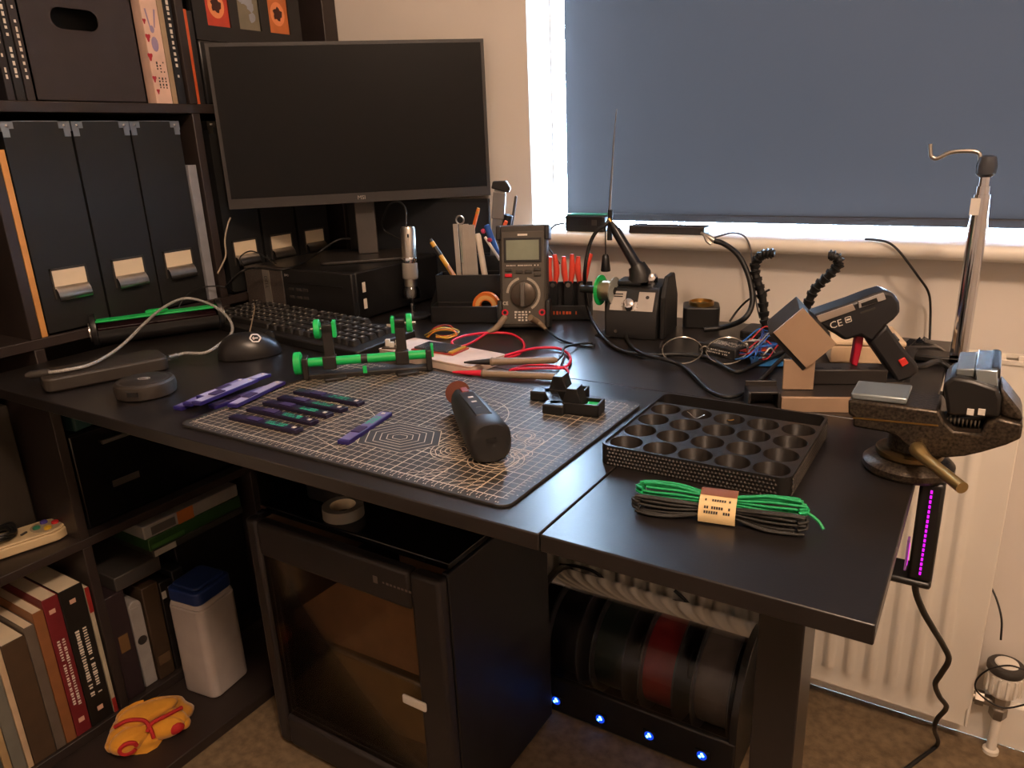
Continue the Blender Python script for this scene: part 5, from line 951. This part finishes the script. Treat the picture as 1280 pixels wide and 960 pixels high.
gpoly([(1016, 391), (1012, 395), (1000, 399), (999, 404), (1016, 405), (1022, 402)], -.007, .007, 'nozzle', steel, .001)
pce = MW[gg.name].inverted() @ PV(1040, 401, gpt, gn); txt('CE', .0115, ink, gg, (pce.x, -.0178, pce.z), (PI / 2, math.radians(-19), 0), width=.0135)
pce = MW[gg.name].inverted() @ PV(1055, 395, gpt, gn); MB().at((pce.x, -.0178, pce.z), (PI / 2, math.radians(-19), 0)).strip([(-.003, -.003), (.003, -.003), (.003, .003), (-.003, .003)], .0007, 0, True).strip([(-.002, 0), (.002, 0)], .002, 0).build('rating_mark', ink, gg)
MB().at((0, 0, -.0185), (0, 0, 0)).bb((-.03, -.012, 0), (.012, .012, .004)).build('rest_foot', gun, gg)
q_ = P(1140, 458, .02); cable('cable', 'ribbed black cord leaving the glue gun grip toward the pole', [PV(1140, 459, gpt, gn), P(1155, 457, .03), P(1172, 452, .02), P(1190, 462, .012), P(1200, 470, .006)], .0036)
# clear bags
crn = random.Random(2)
def bag(px_, py_, w_, d_, h_, lb):
    q = P(px_, py_, 0); vs = []; N = 9
    for i in range(N + 1):
        for j in range(N + 1): e = min(i, j, N - i, N - j) / (N / 2); vs.append(((i / N - .5) * w_, (j / N - .5) * d_, .001 + h_ * e * crn.uniform(.35, 1)))
    o = MB().add(vs, [(i * (N + 1) + j, (i + 1) * (N + 1) + j, (i + 1) * (N + 1) + j + 1, i * (N + 1) + j + 1) for i in range(N) for j in range(N)]).build('plastic_bag', clear_mat('clear_film', (.9, .9, .9), .3, .15), loc=(q.x, q.y, DZ), rot=(0, 0, .4)); tag(o, lb, 'plastic bag')
bag(1150, 440, .07, .06, .025, 'crumpled clear plastic bag between the glue gun and the pole')
# ------------------------------------------------------------------ bench vise clamped to the desk edge
ham = M('hammertone', '#3c342b', .32, .55, var=.75, vs_=420, bump=.5, bs=420)
vy0, vy1 = .692, .742; vc = P(1132, 592, 0)
vi = thing('bench_vise', 'small hammertone bench vise clamped to the corner of the desk', 'vise', (vc.x, vc.y + .012, DZ))
def vpoly(pts, y0, y1, name, mat, bev=.002, par=None, yy=None):
    L_ = [MW[vi.name].inverted() @ PY(a, b, yy or vy0) for a, b in pts]; o = -vc.y - .012; n = len(L_)
    return MB().add([(p.x, y0 + o, p.z) for p in L_] + [(p.x, y1 + o, p.z) for p in L_], [tuple(range(n)), tuple(range(2 * n - 1, n - 1, -1))] + [(i, n + i, n + (i + 1) % n, (i + 1) % n) for i in range(n)]).build(name, mat, par or vi, bevel=bev)
MB().lathe([(.036, 0), (.038, .003), (.038, .008), (.034, .012), (.028, .014)], 36).build('swivel_base', ham, vi, ang=30)
MB().lathe([(.026, .014), (.028, .016), (.028, .020), (.024, .022)], 32).build('swivel_ring', M('ring_brass', '#7a6440', .3, .9), vi, ang=30)
MB().lathe([(.019, .022), (.018, .045)], 24).build('neck', ham, vi)
vpoly([(1060, 500), (1060, 519), (1066, 521), (1066, 534), (1107, 541), (1120, 546), (1135, 560), (1150, 570), (1182, 573), (1206, 571), (1228, 566), (1258, 557), (1276, 549), (1279, 531), (1248, 523), (1232, 530), (1226, 543), (1192, 539), (1180, 528), (1173, 514), (1120, 507)], vy0, vy1, 'vise_body', ham, .003)
vpoly([(1066, 521), (1173, 531), (1173, 533), (1066, 523)], vy0 - .0006, vy0, 'slide_line', brass, 0)
vpoly([(1062, 493), (1064, 501), (1132, 508), (1134, 500)], vy0 + .004, vy1 - .004, 'jaw_insert', M('jaw_steel', '#8d979b', .35, .6), .0015)
blkv = M('vise_black', '#141312', .38)
vpoly([(1178, 482), (1190, 472), (1216, 476), (1248, 487), (1252, 500), (1250, 524), (1184, 521)], vy0 + .002, vy1 + .004, 'moving_jaw', blkv, .003)
vpoly([(1250, 486), (1262, 500), (1276, 518), (1280, 531), (1250, 524)], vy0 + .006, vy1 - .004, 'curved_cheek', ham, .003)
vpoly([(1194, 466), (1194, 474), (1218, 477), (1218, 466)], vy0 + .012, vy1 + .02, 'jaw_plate', M('plate_grey', '#7d8688', .35, .7), .001); vpoly([(1219, 464), (1219, 479), (1247, 487), (1247, 466)], vy0 + .006, vy1 + .022, 'bright_jaw_plate', M('plate_bright', '#b9c8d0', .22, .9), .001); vpoly([(1238, 464), (1238, 477), (1250, 480), (1251, 466)], vy0 + .012, vy1 + .026, 'jaw_cap', rubber, .002)
a, b = (MW[vi.name].inverted() @ PY(q_, 531, vy0) for q_ in (1182, 1230)); MB().at((0, 0, 0)).cyl((a.x, -.02 + .012, a.z - .004), (b.x, -.02 + .012, b.z + .002), .0085, n=20).build('lead_screw', M('screw_black', '#1c1a19', .25, .6), vi)
th = MB()
for k in range(9): x = a.x + (b.x - a.x) * k / 9; th.at((x, -.008, a.z - .002), (0, PI / 2, 0)).lathe([(.0092, -.0006), (.0098, 0), (.0092, .0006)], 16)
th.build('screw_thread', steel, vi, kind='stuff')
for px_ in (1213, 1227): q = MW[vi.name].inverted() @ PY(px_, 515, vy0 + .001); MB().box((q.x, q.y, q.z), (.005, .002, .005)).build('white_peg', whitep, vi)
h0, h1 = PY(1148, 563, vy0 - .004), PY(1157, 573, vy0 - .016); h2 = PY(1203, 610, vy0 - .055)
MB().tube([PY(1147, 561, vy0 + .01), h0, h1, h1 + (h2 - h1) * .3, h2], [.0072, .0068, .0052, .0048, .0050], 14, 4).build('locking_handle', M('handle_brass', '#c4ac78', .28, .9), vi, world=True)
# clamp bracket below the desk edge
cx0 = DX1 + .004
def wb_(name, a, b, mat, bev=.002): return MB().bb(a, b).build(name, mat, vi, world=True, bevel=bev)
wb_('clamp_bracket', (cx0, .700, .606), (cx0 + .020, .738, .7045), blkv, .003); wb_('clamp_foot', (cx0 - .05, .700, .598), (cx0 + .020, .738, .6055), blkv, .003)
MB().cyl((cx0 - .03, .719, .606), (cx0 - .03, .719, DZ - DT - .002), .004).lathe([(.010, 0), (.010, .004)], 20, (cx0 - .03, .719, DZ - DT - .0065)).build('clamp_screw', steel, vi, world=True)
mg = M('magenta_led', '#c01bd0', .4, emit='#e010ff', es=.9, var=0)
zt, zb2 = .702, .612; lt = thing('light_strip', 'thin glowing magenta light strip on the vise clamp', 'light strip', (cx0 + .010, .6985, zb2))
MB().bb((-.0018, -.0006, 0), (.0018, .001, zt - zb2)).build('strip_backing', rubber, lt)
for k in range(18): z = .002 + k * .0048; MB().bb((-.0009, -.0012, z), (.0009, -.0006, z + .0030)).build('diode', mg, lt)
q = PX(1131, 697, DX1 + .002); l2 = thing('light_strip', 'short violet glowing tag under the desk edge by the clamp', 'light strip', (DX1 + .003, q.y if .46 < q.y < .7 else .56, .655)); MB().bb((-.0006, -.004, -.016), (.0012, .004, .013)).build('strip_backing', M('violet_film', '#7d4f96', .4), l2); MB().bb((.0012, -.002, -.012), (.0016, .002, .008)).build('diode', mg, l2)
# ------------------------------------------------------------------ chrome pole with hook
pq = V((DX1 + .0125, 1.105, .64)); pol = thing('hanger_pole', 'chrome telescopic pole with a bent hook clamped to the desk edge', 'pole', pq)
zt1 = PY(1221, 243, pq.y).z - pq.z; MB().cyl((0, 0, 0), (0, 0, zt1), .0105, n=28).build('outer_tube', chrome, pol); MB().cyl((0, 0, zt1), (0, 0, zt1 + .010), .0085, n=24).build('lock_collar', chrome, pol); MB().cyl((0, 0, zt1 + .010), (0, 0, zt1 + .022), .0066, n=20).build('inner_tube', chrome, pol)
MB().box((-.006, -.009, zt1 - .014), (.010, .005, .020)).build('white_tag', whitep, pol)
MB().lathe([(.006, 0), (.0105, .004), (.0115, .014), (.009, .024), (.004, .026)], 20, (0, 0, zt1 + .020)).build('swivel_head', M('smoky_plastic', '#3a3d44', .3), pol)
hk = [PY(a, b, pq.y) for a, b in ((1224, 212), (1225, 200), (1224, 192), (1216, 189), (1200, 189), (1186, 191), (1176, 196), (1169, 198), (1164, 195), (1163, 188), (1163, 180))]
MB().tube(hk, .0026, 10, 4).build('hook', steel, pol, world=True, ang=80)
MB().bb((-.05, -.018, .068), (.013, .018, .076)).bb((-.012, -.018, .012), (.013, .018, .076)).bb((-.05, -.018, .012), (.013, .018, .020)).build('clamp', blkv, pol, bevel=.002); MB().cyl((-.035, 0, -.01), (-.035, 0, .040), .004).build('clamp_screw', steel, pol)
# ------------------------------------------------------------------ hanging cords on the window side
yw_ = YW - .012
cable('cable', 'thin black cord hanging from the sill across the wall to the desk', [PY(1082, 299, 1.275), PY(1095, 300, 1.262), PY(1110, 303, 1.250), PY(1122, 312, 1.248), PY(1135, 328, 1.248), PY(1148, 346, 1.252), PY(1160, 364, 1.268), PY(1163, 385, 1.285), PY(1162, 425, 1.275), PY(1160, 450, 1.26)], .0018)
cable('cable', 'thin grey cord dropping from the sill behind the clip arm', [PY(893, 297, 1.25), PY(915, 291, 1.25), PY(930, 295, 1.25), PY(938, 310, 1.25), PY(941, 335, 1.25), PY(945, 375, 1.245), PY(950, 398, 1.24)], .0015, M('grey_cord', '#4a4a4d', .5))
cable('cable', 'black cord hanging in curves below the vise clamp to the carpet', [PY(1166, 688, .72), PY(1152, 712, .74), PY(1144, 735, .77), PY(1153, 762, .80), PY(1166, 785, .83), PY(1178, 805, .87), PY(1186, 824, .90), PY(1177, 841, .94), PY(1169, 855, .97), PY(1174, 870, 1.0), PY(1183, 884, 1.03), PY(1172, 898, 1.07), PY(1168, 912, 1.10), PZ(1172, 930, .012), PZ(1150, 948, .004), PZ(1118, 972, .003)], .0034)
q = thing('valve_cord', 'thin black cord looped around the radiator valve', 'cable', PY(1240, 840, 1.24)); MB().tube([PY(1236, 728, 1.262), PY(1246, 750, 1.25), PY(1252, 775, 1.235), PY(1251, 800, 1.225)], .0016, 7).tube([PY(1282, 838, 1.22), PY(1262, 832, 1.22), PY(1238, 836, 1.22), PY(1222, 848, 1.22), PY(1220, 862, 1.22), PY(1238, 878, 1.22), PY(1258, 885, 1.22), PY(1284, 880, 1.22)], .0014, 7).build('cord_loop', rubber, q, world=True, ang=80)
cable('cable', 'black cord leaving the sill device behind the multimeter', [PY(706, 279, 1.285), PY(693, 282, 1.275), PY(686, 292, 1.262), PY(684, 306, 1.25), PY(690, 316, 1.235), PY(700, 330, 1.235)], .0018)
# sill devices
ZS = .8385
a, b = PY(706, 289, 1.283), PY(756, 290, 1.283); dv1 = thing('sill_charger', 'black charger with a thin green line standing on the window sill', 'charger', ((a.x + b.x) / 2, 1.296, ZS))
MB().prism(rrect(b.x - a.x, .030, .006), 0, .030).build('body', blk, dv1, bevel=.003); MB().prism(rrect((b.x - a.x) * .93, .026, .006), .0305, .032).build('green_line', M('charger_green', '#1d7d5c', .4, var=0), dv1); MB().bb((-.012, -.0156, .012), (.008, -.0148, .022)).build('display', rubber, dv1); MB().bb((.016, -.0156, .012), (.026, -.0148, .022)).build('button', gry, dv1)  # green line is plain colour, not emissive
a, b = PY(786, 297, 1.283), PY(880, 299, 1.283); dv2 = thing('flat_box', 'long flat dark box with pale scribbles on the window sill', 'box', ((a.x + b.x) / 2, 1.297, ZS))
L = b.x - a.x; MB().prism(rrect(L, .034, .004), 0, .014).build('body', M('dark_brown_box', '#211d1d', .5), dv2, bevel=.002)
k = MB(); rn = random.Random(9); k.strip([(-L * .34 + i * L * .68 / 40, rn.uniform(-.008, .008)) for i in range(41)], .0012, .0146); k.build('scribble_print', M('salmon_ink', '#a8806f', .6), dv2)
# ------------------------------------------------------------------ enclosed printer under the desk
X0, X1, Y0, Y1, HP = -.957, -.566, .674, .964, .45
pt = thing('enclosed_printer', 'large black enclosed 3d printer on the carpet under the desk', '3d printer', ((X0 + X1) / 2, (Y0 + Y1) / 2, 0))
pm2 = M('printer_black', '#242020', .5, bump=.08, bs=700); pm3 = M('printer_side', '#15151a', .45, bump=.08, bs=700)
def pb3(name, a, b, mat, bev=.002): return MB().bb(a, b).build(name, mat, pt, world=True, bevel=bev)
pb3('side_wall', (X0, Y0 + .022, .012), (X0 + .012, Y1, HP), pm3); pb3('side_wall', (X1 - .012, Y0 + .022, .012), (X1, Y1, HP), pm3); pb3('back_wall', (X0 + .012, Y1 - .012, .012), (X1 - .012, Y1, HP), pm3)
pb3('floor_pan', (X0 + .012, Y0 + .022, .012), (X1 - .012, Y1 - .012, .03), pm3); tp3 = pb3('top_cover', (X0 + .004, Y0 + .03, HP), (X1 - .004, Y1, HP + .012), M('smoked_glass', '#0a0a0c', .12), .002)
MB().prism(rrect(.09, .07, .02), 0, .03).prism(rrect(.06, .05, .02), .03, .045).build('top_module', blk2, tp3, loc=(-.10, -.03, HP + .012), bevel=.004)
F = MB().bb((X0, Y0, .012), (X0 + .026, Y0 + .022, HP)).bb((X1 - .052, Y0, .012), (X1, Y0 + .022, HP)).bb((X0 + .026, Y0, HP - .062), (X1 - .052, Y0 + .022, HP)).bb((X0 + .026, Y0, .012), (X1 - .052, Y0 + .022, .075)).build('front_frame', pm2, pt, world=True, bevel=.006)
mk_ = marks(8, .055, .004); mk_.v = [Matrix.Rotation(PI / 2, 3, 'X') @ p + V((-.64, Y0 - .0006, HP - .03)) for p in mk_.v]; mk_.build('printed_logo', M('dim_ink', '#6b645e', .5), pt, world=True); MB().bb((-.685, Y0 - .0006, HP - .035), (-.677, Y0, HP - .024)).build('logo_square', M('dim_ink'), pt, world=True)
dr = MB().bb((X0 + .027, Y0 + .006, .076), (X1 - .053, Y0 + .010, HP - .063)).build('glass_door', clear_mat('smoked_door', (.80, .76, .72), .15, .08), pt, world=True)
MB().bb((-.648, Y0 - .006, .225), (-.604, Y0 - .0005, .240)).build('door_handle', whitep, pt, world=True, bevel=.003)
pb3('build_plate', (X0 + .04, Y0 + .03, .200), (X1 - .075, Y1 - .04, .206), M('plate_tan', '#8a7252', .5), .0015); pb3('back_liner', (X0 + .014, Y1 - .018, .035), (X1 - .014, Y1 - .0125, HP - .01), M('liner_brown', '#8a7058', .6)); pb3('floor_liner', (X0 + .014, Y0 + .026, .0305), (X1 - .014, Y1 - .02, .036), M('liner_olive', '#8c7850', .6)); pb3('side_liner', (X0 + .0125, Y0 + .026, .036), (X0 + .016, Y1 - .02, HP - .01), M('liner_brown')); pb3('plate_carrier', (X0 + .03, Y0 + .035, .185), (X1 - .065, Y1 - .03, .199), pm3)
MB().cyl((X0 + .02, Y0 + .06, .36), (X1 - .02, Y0 + .06, .36), .005, n=12).build('guide_rod', chrome, pt, world=True); pb3('tool_head', (-.80, Y0 + .045, .32), (-.73, Y0 + .11, .40), blk2, .006)
for nm_, q_, c in (('upper_panel', ((361, 768), (440, 716), (533, 746), (538, 850), (400, 797), (361, 785)), '#97795a'), ('lower_panel', ((410, 812), (540, 862), (544, 935), (362, 866)), '#8f7a4e')):
    L_ = [PY(a, b, Y0 + .016) for a, b in q_]; n = len(L_); MB().add(L_ + [p_ + V((0, .004, 0)) for p_ in L_], [tuple(range(n)), tuple(range(2 * n - 1, n - 1, -1))] + [(i, n + i, n + (i + 1) % n, (i + 1) % n) for i in range(n)]).build(nm_, BK('acrylic_' + c[1:], c, .35), pt, world=True)
MB().cyl(PY(385, 796, Y0 + .013), PY(530, 858, Y0 + .013), .003, n=10).build('door_rod', M('pale_rod', '#8f8676', .4, .4), pt, world=True)
for x in (X0 + .06, X1 - .06): MB().cyl((x, Y1 - .03, .03), (x, Y1 - .03, HP - .01), .006, n=12).build('lead_screw', steel, pt, world=True)
for x in (X0 + .04, X1 - .04):
    for y in (Y0 + .04, Y1 - .04): MB().lathe([(.018, 0), (.018, .012)], 16, (x, y, 0)).build('foot', rubber, pt, world=True)
lf = PZ(445, 640, HP + .013)
# ------------------------------------------------------------------ filament box with four spools and blue lights
AX0, AX1, AY0, AY1 = -.635, -.242, .985, 1.205
ab = thing('filament_box', 'black filament box with a clear arched lid and four blue lights', 'filament box', ((AX0 + AX1) / 2, (AY0 + AY1) / 2, 0))
def fb(name, a, b, mat, bev=.003): return MB().bb(a, b).build(name, mat, ab, world=True, bevel=bev)
fb('base_tub', (AX0, AY0, .0), (AX1, AY0 + .012, .075), blk2, .004); fb('base_tub', (AX0, AY1 - .012, 0), (AX1, AY1, .10), blk2, .004); fb('base_floor', (AX0, AY0 + .012, 0), (AX1, AY1 - .012, .012), blk2)
def arch(x, yc, ry, rz_, z0, n=18): return [(x, yc - ry * math.cos(PI * k / n), z0 + rz_ * math.sin(PI * k / n)) for k in range(n + 1)]
ycn, ryn, rzn, zl = (AY0 + AY1) / 2, (AY1 - AY0) / 2, .135, .080
for xx in (AX0, AX1 - .012): A, B = arch(xx, ycn, ryn, rzn + .004, .0), arch(xx + .012, ycn, ryn, rzn + .004, .0); A = [(x, y, z + .080 if 0 < i < 18 else z) for i, (x, y, z) in enumerate(A)]; B = [(x, y, z + .080 if 0 < i < 18 else z) for i, (x, y, z) in enumerate(B)]; n = len(A); MB().add(A + B, [tuple(range(n)), tuple(range(2 * n - 1, n - 1, -1))] + [(i, n + i, n + (i + 1) % n, (i + 1) % n) for i in range(n)]).build('end_cheek', blk2, ab, world=True, bevel=.001)
A, B = arch(AX0 + .013, ycn, ryn - .002, rzn, zl), arch(AX1 - .013, ycn, ryn - .002, rzn, zl); n = len(A); MB().add(A + B, [(i, i + 1, n + i + 1, n + i) for i in range(n - 1)]).build('clear_lid', clear_mat('lid_clear', (.80, .80, .82), .30, .06), ab, world=True, ang=80)
bled = M('blue_led', '#2060ff', .3, emit='#3f8cff', es=22, var=0); bglow = M('blue_glow', '#10306a', .4, emit='#1440d8', es=1.1, var=0)
lx = [PY(q_[0], q_[1], AY0 - .004) for q_ in ((695, 876), (750, 899), (811, 920), (877, 945))]
for q in lx:
    fb('light_housing', (q.x - .012, AY0 - .0035, max(.006, q.z - .010)), (q.x + .012, AY0 - .0002, max(.026, q.z + .010)), rubber, .001)
    MB().at((q.x, AY0 - .0036, max(.014, q.z)), (PI / 2, 0, 0)).lathe([(.0085, 0), (.0080, .0008)], 18).build('glow_disc', bglow, ab, world=True)  # added emissive disc imitates the glow around the blue light
    for dx, dz_ in ((-.003, -.002), (.002, .001), (.0, .004)): MB().ell((q.x + dx, AY0 - .0045, max(.014, q.z) + dz_), (.0024, .0012, .0024), 8, 6).build('blue_light', bled, ab, world=True)
for k, (c, lb) in enumerate((('#17181c', 'black filament spool nearest the big printer in the filament box'), ('#1c2a26', 'dark green filament spool second from the big printer'), ('#7a1c1c', 'red filament spool third from the big printer'), ('#5d5550', 'grey filament spool nearest the desk leg'))):
    xs = lx[k].x + .002; R_ = .098; t = thing('filament_spool', lb, 'filament spool', (xs, ycn, .0125 + .0), 0, 'filament spools in the box')
    zc_ = R_ + .001
    for s_ in (-1, 1): MB().at((s_ * .030, 0, zc_), (0, PI / 2, 0)).lathe([(.03, -.0015), (R_, -.0015), (R_, .0015), (.03, .0015)], 40).build('flange', M('spool_smoke', '#3a3a3e', .3), t)
    MB().at((0, 0, zc_), (0, PI / 2, 0)).lathe([(.082, -.0285), (.083, 0), (.082, .0285)], 40).build('filament', BK('filament_' + c[1:], c, .4), t); MB().at((0, 0, zc_), (0, PI / 2, 0)).lathe([(.026, -.034), (.026, .034)], 24).build('hub', M('spool_smoke'), t)
# under-desk cables behind the filament box
for k, (pts, lb) in enumerate(([[(700, 706), (722, 708), (745, 716), (762, 735), (770, 757)], 'black cable arching from the printer back to the filament box'], [[(772, 760), (780, 744), (795, 740), (812, 750), (830, 772)], 'black cable loop rising behind the filament box'], [[(843, 738), (858, 752), (868, 768), (876, 788)], 'black cable slanting down in front of the radiator near the leg'])):
    cable('cable', lb, [PY(a, b, 1.17) for a, b in pts], .0034)
# spare things on top of the printer
q = PY(400, 662, .76); sr = thing('spare_roll', 'pale tape roll on top of the enclosed printer', 'tape roll', (-.80, .74, HP + .0125)); MB().lathe([(.020, 0), (.032, 0), (.032, .018), (.020, .018)], 28, close=False).build('tape', M('grey_tape', '#6f6a62', .5), sr); MB().lathe([(.0195, 0), (.0205, .018)], 28, close=False).build('core', paper, sr)

# thin dark panel filling the dark area below the monitor
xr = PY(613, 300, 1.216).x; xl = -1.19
bc = thing('dark_panel', 'dark grey panel standing behind the computer and tool caddy', 'board', ((xl + xr) / 2, 1.2175, DZ))
wq = xr - xl; MB().bb((-wq / 2, -.003, 0), (wq / 2, .003, .196)).build('panel', M('panel_grey', '#1f2124', .6, bump=.1, bs=400), bc, bevel=.001)
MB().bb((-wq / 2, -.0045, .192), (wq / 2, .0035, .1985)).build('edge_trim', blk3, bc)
